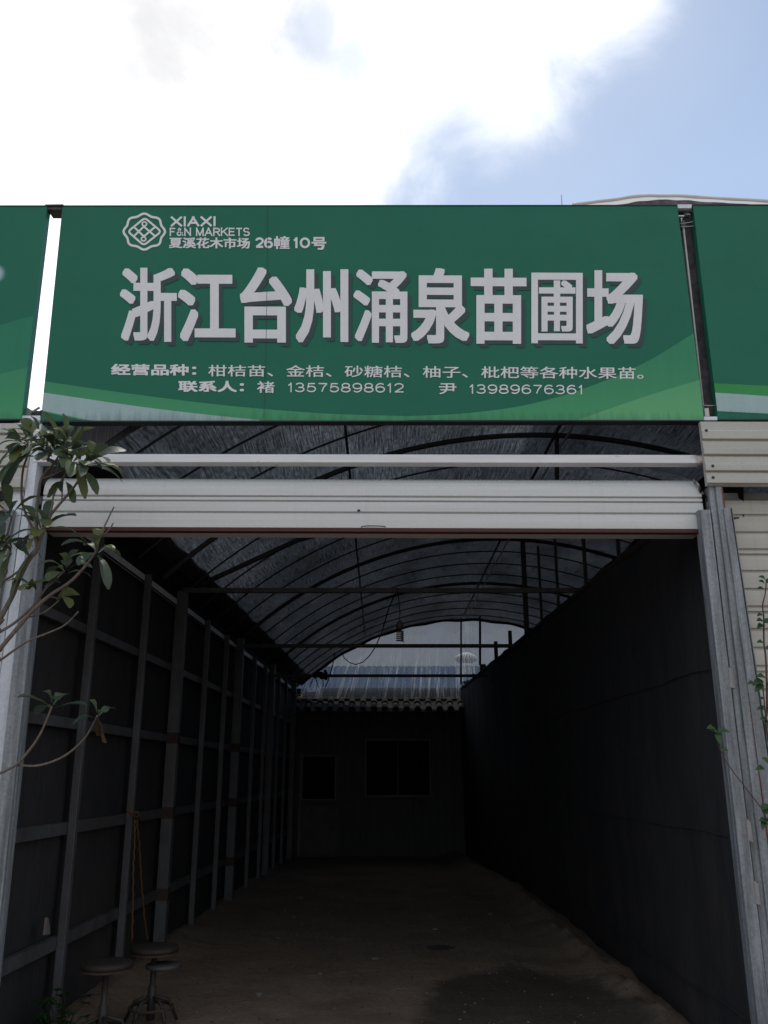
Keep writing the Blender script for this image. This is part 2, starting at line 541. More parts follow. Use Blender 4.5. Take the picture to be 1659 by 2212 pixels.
# ================================================================== mesh helpers
class MB:
    def __init__(s):
        s.v, s.f, s.mi = [], [], []
        s.mats = []

    def mid(s, mat):
        if mat not in s.mats:
            s.mats.append(mat)
        return s.mats.index(mat)

    def add(s, verts, faces, mat):
        o = len(s.v)
        s.v += [tuple(p) for p in verts]
        i = s.mid(mat)
        for f in faces:
            s.f.append(tuple(o + k for k in f))
            s.mi.append(i)

    def box(s, x0, x1, y0, y1, z0, z1, mat):
        s.hexa([(x0, y0, z0), (x1, y0, z0), (x1, y0, z1), (x0, y0, z1)], [(x0, y1, z0), (x1, y1, z0), (x1, y1, z1), (x0, y1, z1)], mat)

    def hexa(s, a, b_, mat):
        """a: front loop of 4 (counter-clockwise seen from -Y), b_: back loop"""
        s.add(list(a) + list(b_), [(0, 1, 2, 3), (5, 4, 7, 6), (1, 5, 6, 2), (4, 0, 3, 7), (3, 2, 6, 7), (4, 5, 1, 0)], mat)

    def quadbox(s, px, Y, depth, mat):
        """px: four picture corners, lower left, lower right, upper right, upper left"""
        a = [at(x, y, Y) for x, y in px]
        s.hexa(a, [p + Vector((0, depth, 0)) for p in a], mat)

    def bar(s, p, q, w, h, mat):
        """rectangular bar from p to q, w across, h upwards"""
        p, q = Vector(p), Vector(q)
        d = (q - p).normalized()
        up = Vector((0, 0, 1)) if abs(d.z) < 0.9 else Vector((0, 1, 0))
        sx = d.cross(up).normalized() * w / 2
        su = sx.cross(d).normalized() * h / 2
        vs = [p - sx - su, p + sx - su, p + sx + su, p - sx + su, q - sx - su, q + sx - su, q + sx + su, q - sx + su]
        s.add(vs, [(0, 1, 2, 3), (5, 4, 7, 6), (1, 5, 6, 2), (4, 0, 3, 7), (3, 2, 6, 7), (4, 5, 1, 0)], mat)

    def tube(s, pts, r, mat, n=8):
        pts = [Vector(p) for p in pts]
        if not isinstance(r, (list, tuple)):
            r = [r] * len(pts)
        rings = []
        ref = None
        for i, p in enumerate(pts):
            d = (pts[min(i + 1, len(pts) - 1)] - pts[max(i - 1, 0)]).normalized()
            if ref is None:
                ref = Vector((0, 0, 1)) if abs(d.z) < 0.9 else Vector((1, 0, 0))
            a = (ref - d * ref.dot(d))
            if a.length < 1e-5:
                a = Vector((1, 0, 0))
            a.normalize()
            ref = a
            c_ = d.cross(a)
            rings.append([p + (a * math.cos(k * 2 * math.pi / n) + c_ * math.sin(k * 2 * math.pi / n)) * r[i] for k in range(n)])
        vs = [v for rg in rings for v in rg]
        fs = []
        for i in range(len(pts) - 1):
            for k in range(n):
                fs.append((i * n + k, i * n + (k + 1) % n, (i + 1) * n + (k + 1) % n, (i + 1) * n + k))
        fs.append(tuple(range(n - 1, -1, -1)))
        fs.append(tuple((len(pts) - 1) * n + k for k in range(n)))
        s.add(vs, fs, mat)

    def lathe(s, c, prof, mat, n=28):
        """prof: (radius, z) from the bottom up round the vertical axis through c"""
        vs = [(c[0] + r * math.cos(2 * math.pi * k / n), c[1] + r * math.sin(2 * math.pi * k / n), c[2] + z) for r, z in prof for k in range(n)]
        fs = [(i * n + k, i * n + (k + 1) % n, (i + 1) * n + (k + 1) % n, (i + 1) * n + k) for i in range(len(prof) - 1) for k in range(n)]
        fs.append(tuple(range(n - 1, -1, -1)))
        fs.append(tuple((len(prof) - 1) * n + k for k in range(n)))
        s.add(vs, fs, mat)

    def strip(s, prof, x0, x1, mat, back=0.03, slope=0.0, nx=1):
        """profile of (y, z) going downwards, extruded along X, closed at the back"""
        xs = [x0 + (x1 - x0) * k / nx for k in range(nx + 1)]
        pb = list(prof) + [(max(p[0] for p in prof) + back, prof[-1][1]), (max(p[0] for p in prof) + back, prof[0][1])]
        m = len(pb)
        vs = [(x, y, z + slope * (x - x0)) for x in xs for y, z in pb]
        fs = []
        for i in range(nx):
            for k in range(m):
                k2 = (k + 1) % m
                fs.append((i * m + k, i * m + k2, (i + 1) * m + k2, (i + 1) * m + k))
        fs.append(tuple(range(m - 1, -1, -1)))
        fs.append(tuple(nx * m + k for k in range(m)))
        s.add(vs, fs, mat)

    def grid(s, fn, nu, nv, mat):
        vs = [fn(i / nu, j / nv) for j in range(nv + 1) for i in range(nu + 1)]
        fs = [(j * (nu + 1) + i, j * (nu + 1) + i + 1, (j + 1) * (nu + 1) + i + 1, (j + 1) * (nu + 1) + i) for j in range(nv) for i in range(nu)]
        s.add(vs, fs, mat)

    def build(s, name, parent=None, smooth=False, bevel=0.0, origin=None):
        me = bpy.data.meshes.new(name)
        o3 = Vector((0, 0, 0))
        me.from_pydata([tuple(Vector(p) - o3) for p in s.v], [], s.f)
        for m in s.mats:
            me.materials.append(M[m])
        me.polygons.foreach_set('material_index', s.mi)
        if smooth:
            me.polygons.foreach_set('use_smooth', [True] * len(me.polygons))
        me.update()
        o = bpy.data.objects.new(name, me)
        COL.objects.link(o)
        if parent:
            o.parent = parent
            o.location = -Vector(base_of(parent))
        if bevel:
            md = o.modifiers.new('bevel', 'BEVEL')
            md.width = bevel
            md.segments = 2
            md.limit_method = 'ANGLE'
        return o


def base_of(o):
    p = Vector((0, 0, 0))
    while o:
        p = p + o.location
        o = o.parent
    return p


def tag(o, label, cat, group=None):
    o['label'] = label
    o['category'] = cat
    if group:
        o['group'] = group
    return o


def thing(name, loc, label, cat, group=None):
    o = bpy.data.objects.new(name, None)
    o.empty_display_size = 0.1
    COL.objects.link(o)
    o.location = loc
    return tag(o, label, cat, group)


def structure(o):
    o['kind'] = 'structure'
    return o


# ================================================================== ground
def frange(a, b_, st):
    n = max(1, int(round((b_ - a) / st)))
    return [a + (b_ - a) * k / n for k in range(n)]


def skew(Y):
    return 0.0248 * (Y - 5)


def wall_left(Y):
    return -2.05 + skew(Y)


def wall_right(Y):
    return 1.945 - 0.031 * (Y - 5.5)


from mathutils import noise as mn


def ground_h(x, y):
    if not (-2.6 < x < 2.6 and 3.5 < y < 18.5):
        return 0.0
    h = 0.018 * mn.fractal(Vector((x * 1.7, y * 1.7, 0.3)), 1.0, 2.0, 4) + 0.010 * mn.noise(Vector((x * 6, y * 6, 2.0)))
    e = min(1, (y - 3.5) / 1.5)
    # loose soil heaped against the foot of the right-hand net
    r = x - (min(1.70, 1.30 + 0.075 * (18.1 - y)) + 0.10 * mn.noise(Vector((y * 1.1, 4.0, 0))) + 0.05 * mn.noise(Vector((y * 4.1, 9.0, 0))))
    bank = 0.13 * max(0, 1 - abs(r) / 0.30) ** 1.2 * (0.75 + 0.6 * mn.noise(Vector((x * 5, y * 3, 7))))
    l_ = x + 1.95
    bank += 0.06 * max(0, 1 - abs(l_) / 0.3)
    return (h + bank) * e


xs = [-400, -60, -15, -6] + frange(-2.6, 2.6, 0.045) + [2.6, 6, 15, 60, 400]
ys = [-400, -60, -15, -3, 1, 3.5] + frange(5.0, 10, 0.05) + frange(10, 18.6, 0.12) + [18.6, 24, 40, 90, 400, 900]
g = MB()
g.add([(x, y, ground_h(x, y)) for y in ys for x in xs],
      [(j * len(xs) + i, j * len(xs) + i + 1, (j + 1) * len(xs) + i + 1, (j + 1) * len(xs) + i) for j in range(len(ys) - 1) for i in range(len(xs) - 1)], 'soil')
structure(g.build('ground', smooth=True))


# ================================================================== sign boards
YS = 5.0


def poly(mb, pts, Y, mat):
    mb.add([at(x, y, Y) for x, y in pts], [tuple(range(len(pts)))], mat)


def band(mb, top, bot, Y, mat):
    """printed strip between two picture curves sampled at the same x"""
    n = len(top)
    vs = [at(x, y, Y) for x, y in top] + [at(x, y, Y) for x, y in bot]
    mb.add(vs, [(n + i, n + i + 1, i + 1, i) for i in range(n - 1)], mat)


def smooth_curve(pts, n=40):
    out = []
    for k in range(n + 1):
        x = pts[0][0] + (pts[-1][0] - pts[0][0]) * k / n
        i = 0
        while i < len(pts) - 2 and x > pts[i + 1][0]:
            i += 1
        p0, p1, p2, p3 = pts[max(i - 1, 0)], pts[i], pts[i + 1], pts[min(i + 2, len(pts) - 1)]
        t = (x - p1[0]) / (p2[0] - p1[0])
        m1 = (p2[1] - p0[1]) / max(1e-6, p2[0] - p0[0]) * (p2[0] - p1[0])
        m2 = (p3[1] - p1[1]) / max(1e-6, p3[0] - p1[0]) * (p2[0] - p1[0])
        y = (2 * t ** 3 - 3 * t ** 2 + 1) * p1[1] + (t ** 3 - 2 * t ** 2 + t) * m1 + (-2 * t ** 3 + 3 * t ** 2) * p2[1] + (t ** 3 - t ** 2) * m2
        out.append((x, y))
    return out


def glyphs(body):
    c_ = bpy.data.curves.new('lettering', 'FONT')
    c_.body = body
    c_.resolution_u = 4
    o = bpy.data.objects.new('lettering', c_)
    COL.objects.link(o)
    bpy.context.view_layer.update()
    dg = bpy.context.evaluated_depsgraph_get()
    me = bpy.data.meshes.new_from_object(o.evaluated_get(dg))
    vs = [v.co.copy() for v in me.vertices]
    fs = [tuple(p.vertices) for p in me.polygons]
    bpy.data.objects.remove(o)
    bpy.data.curves.remove(c_)
    bpy.data.meshes.remove(me)
    return vs, fs


def lettering(mb, body, box, Y, mat, bold=(0, 0), shift=(0, 0), per=None):
    """box = picture (x0, y_top_left, y_bottom_left, x1, y_top_right, y_bottom_right)"""
    x0, tl, bl, x1, tr, br = box
    vs, fs = glyphs(body)
    ax, bx_ = min(v.x for v in vs), max(v.x for v in vs)
    ay, by_ = min(v.y for v in vs), max(v.y for v in vs)
    dx, dy = bold
    x0 += dx
    x1 -= dx
    offs = [(0, 0)]
    if dx or dy:
        offs += [(dx * a, dy * b_) for a in (-1, -.5, 0, .5, 1) for b_ in (-1, -.5, 0, .5, 1) if abs(a) == 1 or abs(b_) == 1]
    for k, (ox, oy) in enumerate(offs):
        out = []
        for v in vs:
            u = (v.x - ax) / (bx_ - ax)
            w = (v.y - ay) / (by_ - ay)
            q = 1.0
            if per:
                q = per[min(len(per) - 1, int(u * len(per)))]
            t_ = tl + (tr - tl) * u + dy
            b_ = bl + (br - bl) * u - dy
            px = x0 + (x1 - x0) * u + ox * q + shift[0]
            py = b_ + (t_ - b_) * w - oy * q + shift[1]
            out.append(at(px, py, Y) - Vector((0, 0.00004 * k, 0)))
        mb.add(out, fs, mat)


def ribbon(mb, pts, w, Y, mat, closed=False):
    """flat line of width w (picture units) in the sign plane"""
    n = len(pts)
    L_, R_ = [], []
    for i in range(n):
        a = Vector(pts[(i - 1) % n] if closed or i else pts[0])
        c_ = Vector(pts[(i + 1) % n] if closed or i < n - 1 else pts[-1])
        d = (c_ - a).normalized()
        nn = Vector((-d.y, d.x)) * w / 2
        p = Vector(pts[i])
        L_.append(at(*(p + nn), Y))
        R_.append(at(*(p - nn), Y))
    m = n if closed else n - 1
    mb.add(L_ + R_, [(i, n + i, n + (i + 1) % n, (i + 1) % n) for i in range(m)], mat)


def arc(cx, cy, rx, ry, a0, a1, n=18):
    return [(cx + rx * math.cos(rad(a0 + (a1 - a0) * k / n)), cy + ry * math.sin(rad(a0 + (a1 - a0) * k / n))) for k in range(n + 1)]


# plain sans-serif strokes in a unit box: (width, [strokes]); a stroke of two points is a straight bar
STROKES = {
    '0': (.78, [arc(.5, .5, .5, .5, 0, 360, 28)]),
    '1': (.42, [[(.05, .74), (.30, .82), (.62, 1.0)], [(.62, 1), (.62, 0)]]),
    '2': (.78, [arc(.48, .70, .46, .30, 175, -38) + [(.05, .02)], [(0, .03), (1, .03)]]),
    '3': (.78, [arc(.47, .745, .42, .255, 160, -90) + [(.32, .49)], arc(.47, .265, .49, .265, 90, -165)]),
    '5': (.78, [[(.90, .97), (.18, .97)], [(.20, .97), (.10, .46)], arc(.48, .32, .48, .32, 140, -162)]),
    '6': (.78, [arc(.54, .5, .52, .5, 48, 200), arc(.51, .31, .47, .31, 0, 360, 26)]),
    '7': (.78, [[(.02, .97), (.98, .97)], [(.96, .97), (.58, .52), (.38, 0)]]),
    '8': (.78, [arc(.5, .75, .41, .25, 0, 360, 22), arc(.5, .265, .49, .265, 0, 360, 24)]),
    '9': (.78, [arc(.46, .5, .52, .5, -132, 20), arc(.49, .69, .47, .31, 0, 360, 26)]),
    'X': (.95, [[(.04, 0), (.96, 1)], [(.04, 1), (.96, 0)]]),
    'I': (.12, [[(.5, 0), (.5, 1)]]),
    'A': (.98, [[(.02, 0), (.52, 1)], [(.48, 1), (.98, 0)], [(.2, .32), (.8, .32)]]),
    'F': (.72, [[(.05, 0), (.05, 1)], [(.05, .96), (1, .96)], [(.05, .52), (.85, .52)]]),
    'N': (.84, [[(.05, 0), (.05, 1)], [(.05, .97), (.95, .03)], [(.95, 0), (.95, 1)]]),
    'M': (1.0, [[(.05, 0), (.05, 1)], [(.05, .97), (.5, .03)], [(.5, .03), (.95, .97)], [(.95, 0), (.95, 1)]]),
    'R': (.84, [[(.05, 0), (.05, 1)], [(.05, .96), (.6, .96)] + arc(.62, .72, .33, .24, 90, -90, 10) + [(.05, .48)], [(.55, .48), (.98, 0)]]),
    'K': (.88, [[(.05, 0), (.05, 1)], [(.95, 1), (.07, .36)], [(.36, .58), (1, 0)]]),
    'E': (.78, [[(.05, 0), (.05, 1)], [(.05, .96), (1, .96)], [(.05, .52), (.92, .52)], [(.05, .04), (1, .04)]]),
    'T': (.82, [[(0, .96), (1, .96)], [(.5, .96), (.5, 0)]]),
    'S': (.80, [arc(.5, .74, .45, .25, 22, 262), arc(.5, .255, .48, .255, 88, -160)]),
    '&': (.88, [[(1, 0), (.30, .66), (.24, .84), (.42, .98), (.62, .86), (.54, .66), (.16, .42), (.05, .22), (.22, .02), (.52, .02), (.78, .22), (.90, .44)]]),
}


def stroke_text(mb, body, box, w, Y, mat, gap=0.2):
    x0, tl, bl, x1, tr, br = box
    tot = sum(.35 if ch == ' ' else STROKES[ch][0] for ch in body) + gap * (len(body) - 1)
    sc_ = (x1 - x0 - w) / tot
    cx, k = x0 + w / 2, 0
    for ch in body:
        if ch == ' ':
            cx += (.35 + gap) * sc_
            continue
        wd_, sts = STROKES[ch]
        for st_ in sts:
            pts = []
            for ux, uy in st_:
                px = cx + ux * wd_ * sc_
                u = (px - x0) / (x1 - x0)
                t_, b_ = tl + (tr - tl) * u + w / 2, bl + (br - bl) * u - w / 2
                pts.append((px, b_ + (t_ - b_) * uy))
            if len(st_) == 2 and st_[0][0] != st_[1][0] and abs(st_[0][1] - st_[1][1]) < .01:
                pass
            elif len(st_) == 2:
                a_, b2 = Vector(pts[0]), Vector(pts[1])
                d_ = (b2 - a_).normalized() * w * 0.5
                pts = [tuple(a_ - d_), tuple(b2 + d_)]
            closed = len(st_) > 12 and (Vector(st_[0]) - Vector(st_[-1])).length < 1e-3
            ribbon(mb, pts[:-1] if closed else pts, w, Y - 0.00003 * (k % 9), mat, closed)
            k += 1
        cx += (wd_ + gap) * sc_


# ---- the middle board
sb = thing('sign_board', at(820, 908, YS), 'large green shop sign with bold white Chinese title above the open shutter', 'sign')
p = MB()
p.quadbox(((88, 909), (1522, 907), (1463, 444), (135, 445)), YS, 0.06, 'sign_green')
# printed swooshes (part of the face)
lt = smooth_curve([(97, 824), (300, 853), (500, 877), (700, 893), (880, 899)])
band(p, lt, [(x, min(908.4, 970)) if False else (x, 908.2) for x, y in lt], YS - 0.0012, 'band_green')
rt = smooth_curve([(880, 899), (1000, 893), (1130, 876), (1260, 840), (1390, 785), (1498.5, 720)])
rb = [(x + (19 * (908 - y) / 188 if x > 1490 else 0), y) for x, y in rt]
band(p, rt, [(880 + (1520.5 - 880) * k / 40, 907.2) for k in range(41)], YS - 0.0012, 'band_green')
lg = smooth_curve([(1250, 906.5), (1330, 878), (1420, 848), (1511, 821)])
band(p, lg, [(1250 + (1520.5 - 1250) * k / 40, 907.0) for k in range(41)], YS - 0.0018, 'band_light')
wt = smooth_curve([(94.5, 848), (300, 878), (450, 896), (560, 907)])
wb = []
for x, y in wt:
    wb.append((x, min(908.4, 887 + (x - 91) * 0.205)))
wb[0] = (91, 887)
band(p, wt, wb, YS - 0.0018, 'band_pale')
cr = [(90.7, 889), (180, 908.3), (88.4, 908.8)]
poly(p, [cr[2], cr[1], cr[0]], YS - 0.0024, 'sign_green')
p.build('panel', sb)
e = MB()
e.quadbox(((87, 911.5), (1523, 909.5), (1522.2, 907.3), (87.8, 909.3)), YS - 0.004, 0.066, 'dark_edge')
e.quadbox(((134, 444.8), (1464, 443.8), (1463.5, 442.2), (134.5, 443.2)), YS - 0.004, 0.066, 'dark_edge')
e.build('edge_trim', sb)
TITLE = "浙江台州涌泉苗圃场"
PER = (0.78, 1, 1, 0.9, 0.75, 0.95, 1, 0.62, 0.92)
m_ = MB()
ribbon(m_, [(578, 446), (577, 600), (574.5, 760), (570, 905)], 0.9, YS - 0.0062, 'letter_shadow')
m_.build('print_seam', sb)
tb = (258, 576, 739, 1389, 581, 744)
m_ = MB()
lettering(m_, TITLE, tb, YS - 0.0030, 'letter_shadow', (4.3, 3.3), (8.5, 8.5), PER)
m_.build('title_drop_shadow', sb)
m_ = MB()
lettering(m_, TITLE, tb, YS - 0.0045, 'sign_letter', (4.3, 3.3), (0, 0), PER)
m_.build('title_lettering', sb)
m_ = MB()
stroke_text(m_, "XIAXI", (368, 467.5, 489.5, 467, 467, 489), 4.6, YS - 0.003, 'sign_letter', 0.26)
stroke_text(m_, "F&N MARKETS", (366, 491.5, 510, 540, 491.5, 510), 2.9, YS - 0.003, 'sign_letter', 0.22)
lettering(m_, "夏溪花木市场", (365, 512.5, 536, 540, 513.5, 537), YS - 0.003, 'sign_letter', (0.9, 0.5))
m_.build('market_name', sb)
m_ = MB()
stroke_text(m_, "26", (551, 512.5, 536, 590, 513, 536.3), 4.8, YS - 0.003, 'sign_letter', 0.22)
lettering(m_, "幢", (592, 510, 538, 626, 510, 538.3), YS - 0.003, 'sign_letter', (0.9, 0.5))
stroke_text(m_, "10", (632, 512.5, 536, 670, 513, 536.3), 4.8, YS - 0.003, 'sign_letter', 0.26)
lettering(m_, "号", (673, 512, 539.5, 705, 512, 539.7), YS - 0.003, 'sign_letter', (1.3, 0.9))
m_.build('stall_number', sb)
m_ = MB()
lettering(m_, "经营品种：", (240, 786, 810.5, 424, 787, 811.5), YS - 0.003, 'sign_letter', (1.3, 0.8))
lettering(m_, "柑桔苗、金桔、砂糖桔、柚子、枇杷等各种水果苗。", (450, 788, 813, 1390, 793, 819), YS - 0.003, 'sign_letter', (0.35, 0.2))
m_.build('produce_lettering', sb)
m_ = MB()
lettering(m_, "联系人：", (385, 822.5, 846.5, 527, 823, 847.5), YS - 0.003, 'sign_letter', (1.3, 0.8))
m_.build('contact_heading', sb)
m_ = MB()
lettering(m_, "褚", (555, 823.5, 848.5, 593, 824, 849), YS - 0.003, 'sign_letter', (0.5, 0.3))
m_.build('contact_name', sb)
m_ = MB()
stroke_text(m_, "13575898612", (621, 826.5, 847, 873, 827.5, 848.5), 2.7, YS - 0.003, 'sign_letter', 0.24)
m_.build('phone_number', sb)
m_ = MB()
lettering(m_, "尹", (948, 828, 851.5, 986, 828, 852), YS - 0.003, 'sign_letter', (0.5, 0.3))
m_.build('contact_name', sb)
m_ = MB()
stroke_text(m_, "13989676361", (1013, 830, 850.5, 1261, 831.5, 852), 2.7, YS - 0.003, 'sign_letter', 0.24)
m_.build('phone_number', sb)
# emblem: scalloped ring round a woven diamond with two loops
m_ = MB()
LX = lambda cx, cy: ((350 + cx / 2.212) * 0.6777, (650 + cy / 2.212) * 0.6777)
ring = []
for k in range(160):
    a = k * 2 * math.pi / 160
    q = 1 + 0.055 * math.cos(8 * a)
    ring.append(LX(243 + 138 * q * math.cos(a), 195 - 120 * q * math.sin(a)))
ribbon(m_, ring, 5.0, YS - 0.003, 'sign_letter', True)


def rnd_poly(pts, r=0.16, n=6):
    out = []
    for i in range(len(pts)):
        a, c_, d = Vector(pts[i - 1]), Vector(pts[i]), Vector(pts[(i + 1) % len(pts)])
        s0, s1 = c_ + (a - c_) * r, c_ + (d - c_) * r
        for k in range(n + 1):
            t = k / n
            out.append(tuple(s0 * (1 - t) ** 2 + c_ * 2 * t * (1 - t) + s1 * t * t))
    return out


dia = rnd_poly([LX(128, 195), LX(240, 292), LX(362, 195), LX(247, 98)])
ribbon(m_, dia, 4.4, YS - 0.00305, 'sign_letter', True)
for k, (lx, ly, sgn) in enumerate(((244, 141, 1), (238, 247, -1))):
    ribbon(m_, [LX(170, 195 + 33 * sgn), LX(242, 194 - 33 * sgn - 4 * sgn)], 4.2, YS - 0.0031 - 0.0001 * k, 'sign_letter')
    ribbon(m_, [LX(238, 194 - 33 * sgn - 4 * sgn), LX(320, 195 + 33 * sgn)], 4.2, YS - 0.0032 - 0.0001 * k, 'sign_letter')
    ribbon(m_, [LX(lx + 16 * math.cos(t * math.pi / 10), ly + 14 * math.sin(t * math.pi / 10)) for t in range(20)], 3.2, YS - 0.0034 - 0.0001 * k, 'sign_letter', True)
m_.build('emblem', sb)

# ---- the left board
sl_ = thing('sign_board', at(-200, 905, YS), 'neighbouring green sign at the left edge with a pale soft-edged spot', 'sign')
p = MB()
p.quadbox(((-1400, 905), (47, 905), (102, 445), (-1300, 445)), YS, 0.06, 'sign_green_spot')
p.add([at(x, y, YS - 0.0012) for x, y in ((-1400, 904.5), (46.5, 904.5), (73.5, 681.5), (0, 702), (-300, 776), (-900, 850), (-1400, 870))], [(0, 1, 2, 3, 4, 5, 6)], 'band_mid')
p.add([at(x, y, YS - 0.0018) for x, y in ((-700, 904.5), (46.5, 904.5), (60, 793), (0, 808), (-250, 850), (-500, 885))], [(0, 1, 2, 3, 4, 5)], 'band_green')
p.build('panel', sl_)
e = MB()
e.quadbox(((-1400, 907.5), (47.5, 907.5), (47.5, 905.2), (-1400, 905.2)), YS - 0.004, 0.066, 'dark_edge')
e.quadbox(((-1300, 444.8), (102.5, 444.8), (102.5, 443.2), (-1300, 443.2)), YS - 0.004, 0.066, 'dark_edge')
e.build('edge_trim', sl_)

# ---- the right board
sr_ = thing('sign_board', at(1900, 905, YS), 'neighbouring green sign at the right edge with pale stripe low down', 'sign')
p = MB()
p.quadbox(((1551, 905), (3000, 907), (2900, 444), (1497, 443)), YS, 0.06, 'sign_green')
p.add([at(x, y, YS - 0.0012) for x, y in ((1545.3, 849), (1660, 856), (2100, 900), (2100, 880), (1659, 833.5), (1542.3, 828))], [(0, 1, 2, 3, 4, 5)], 'band_bright')
p.add([at(x, y, YS - 0.0018) for x, y in ((1549.5, 888), (1660, 893.5), (2000, 906), (1900, 880), (1659, 855.5), (1544.8, 848))], [(0, 1, 2, 3, 4, 5)], 'band_pale')
p.build('panel', sr_)
e = MB()
e.quadbox(((1551, 907.6), (3000, 909.6), (3000, 907.3), (1551, 905.3)), YS - 0.004, 0.066, 'dark_edge')
e.quadbox(((1497, 443), (2900, 444), (2900, 442), (1497, 441)), YS - 0.004, 0.066, 'dark_edge')
e.build('edge_trim', sr_)

# ---- bits in the two gaps
m_ = MB()
m_.quadbox(((103, 452.5), (133, 452.5), (134, 444.5), (100, 444.5)), YS + 0.006, 0.10, 'steel_dark')
m_.quadbox(((97, 444), (137, 443.6), (137, 440.6), (97, 441)), YS - 0.006, 0.11, 'steel_dark')
tag(m_.build('sign_bracket', bevel=0.002), 'dark rusty cap joining sign tops over the bright gap', 'bracket')
m_ = MB()
m_.quadbox(((46, 908.5), (87, 908.5), (87.2, 897.5), (47.6, 897.5)), YS + 0.004, 0.08, 'galv_bright')
m_.quadbox(((42, 912.5), (86, 912.5), (86.5, 909), (42.5, 909)), YS - 0.006, 0.10, 'galv_dull')
tag(m_.build('sign_bracket', bevel=0.002), 'small galvanised bracket at the foot of the bright gap', 'bracket')
m_ = MB()
a_ = [at(48.6, 890, YS + 0.05), at(66, 897.2, YS + 0.05), at(48.2, 897.2, YS + 0.05), at(52, 876, YS + 0.05), at(70, 887, YS + 0.05)]
m_.add([a_[2], a_[1], a_[4], a_[3]], [(0, 1, 2, 3)], 'scrap')
m_.bar(at(71, 889, YS + 0.03), at(86, 880, YS + 0.03), 0.008, 0.012, 'scrap')
tag(m_.build('film_scrap'), 'torn film scrap caught low in the bright gap', 'scrap')

m_ = MB()
m_.quadbox(((1464.5, 449.5), (1493.5, 449.5), (1494, 441.5), (1463.5, 441.5)), YS - 0.005, 0.10, 'galv_bright')
m_.quadbox(((1466, 457.5), (1497, 457.5), (1496, 450.5), (1465, 450.5)), YS + 0.02, 0.05, 'steel_dark')
m_.quadbox(((1466, 467), (1478, 467), (1477.5, 464.7), (1466, 464.7)), YS + 0.015, 0.02, 'galv_bright')
m_.quadbox(((1483, 464), (1492, 464), (1492, 461.8), (1482.5, 461.8)), YS + 0.015, 0.02, 'galv_dull')
m_.quadbox(((1478, 467.5), (1490, 467.5), (1489, 456), (1477, 456)), YS + 0.025, 0.02, 'steel_dark')
tag(m_.build('sign_bracket'), 'pale metal bracket at the top of the dark gap', 'bracket')
m_ = MB()
tri = [at(1472, 480, YS + 0.022), at(1474.6, 471, YS + 0.022), at(1470.6, 471, YS + 0.022)]
m_.add(tri + [q_ + Vector((0, 0.006, 0)) for q_ in tri], [(0, 1, 2), (5, 4, 3), (0, 3, 4, 1), (1, 4, 5, 2), (2, 5, 3, 0)], 'white_plastic')
tag(m_.build('plastic_scrap'), 'tiny white plastic shred just below the top bracket of the dark gap', 'scrap')
m_ = MB()
m_.quadbox(((1521, 907.5), (1550, 907.5), (1549.5, 899.5), (1520.5, 899.5)), YS - 0.005, 0.10, 'galv_bright')
m_.quadbox(((1522.8, 899), (1533, 899), (1531, 881), (1521.5, 882)), YS + 0.012, 0.03, 'pale_metal')
tag(m_.build('sign_bracket', bevel=0.002), 'pale metal bracket block at the foot of the dark gap', 'bracket')
m_ = MB()
m_.tube([at(1476.5, 493, YS + 0.03), at(1493, 640, YS + 0.03), at(1520.5, 893, YS + 0.03)], 0.0065, 'white_plastic')
rod = m_.build('conduit', smooth=True)
tag(rod, 'thin white vertical rod standing in the dark gap between signs', 'rod')
m_ = MB()
m_.quadbox(((1472, 492), (1481, 492), (1479, 476), (1471, 476)), YS + 0.03, 0.03, 'steel_dark')
m_.build('rod_holder', rod)
for k, (a_, b_) in enumerate((((1468.5, 483), (1497, 479)), ((1469.5, 489.5), (1500, 488)), ((1518, 875.3), (1547, 875.8)))):
    m_ = MB()
    m_.tube([at(*a_, YS + 0.012), at((a_[0] + b_[0]) / 2, (a_[1] + b_[1]) / 2 + 0.6, YS + 0.012), at(*b_, YS + 0.012)], 0.0025, 'pale_metal', 6)
    tag(m_.build('tie_wire', smooth=True),
        ('upper slanting tie wire near the top of the dark gap', 'level tie wire just above the white rod in the dark gap', 'tie wire low in the dark gap above the bracket')[k], 'wire')

# ================================================================== beam over the shutter
m_ = MB()
m_.quadbox(((70, 998), (1519, 1000.5), (1518, 982.5), (72, 980)), 4.985, 0.075, 'beam_white')
tag(m_.build('steel_beam', bevel=0.004), 'white painted square steel beam with a rusty right end under the sign', 'beam')


# ================================================================== roller shutters
def slat(prof, y0, z1, z0, lip=0.012, face=0.0):
    """one slat: slightly domed face and a recess below it"""
    h = z1 - z0
    prof += [(y0 + 0.010, z1), (y0 + 0.003, z1 - 0.004), (y0, z1 - h * 0.25), (y0 - 0.001, z1 - h * 0.6), (y0, z0 + lip + 0.003), (y0 + 0.004, z0 + lip), (y0 + 0.016, z0 + lip - 0.001), (y0 + 0.016, z0 + 0.001)]


def zp(py, Y=5.0):
    return at(829.5, py, Y).z


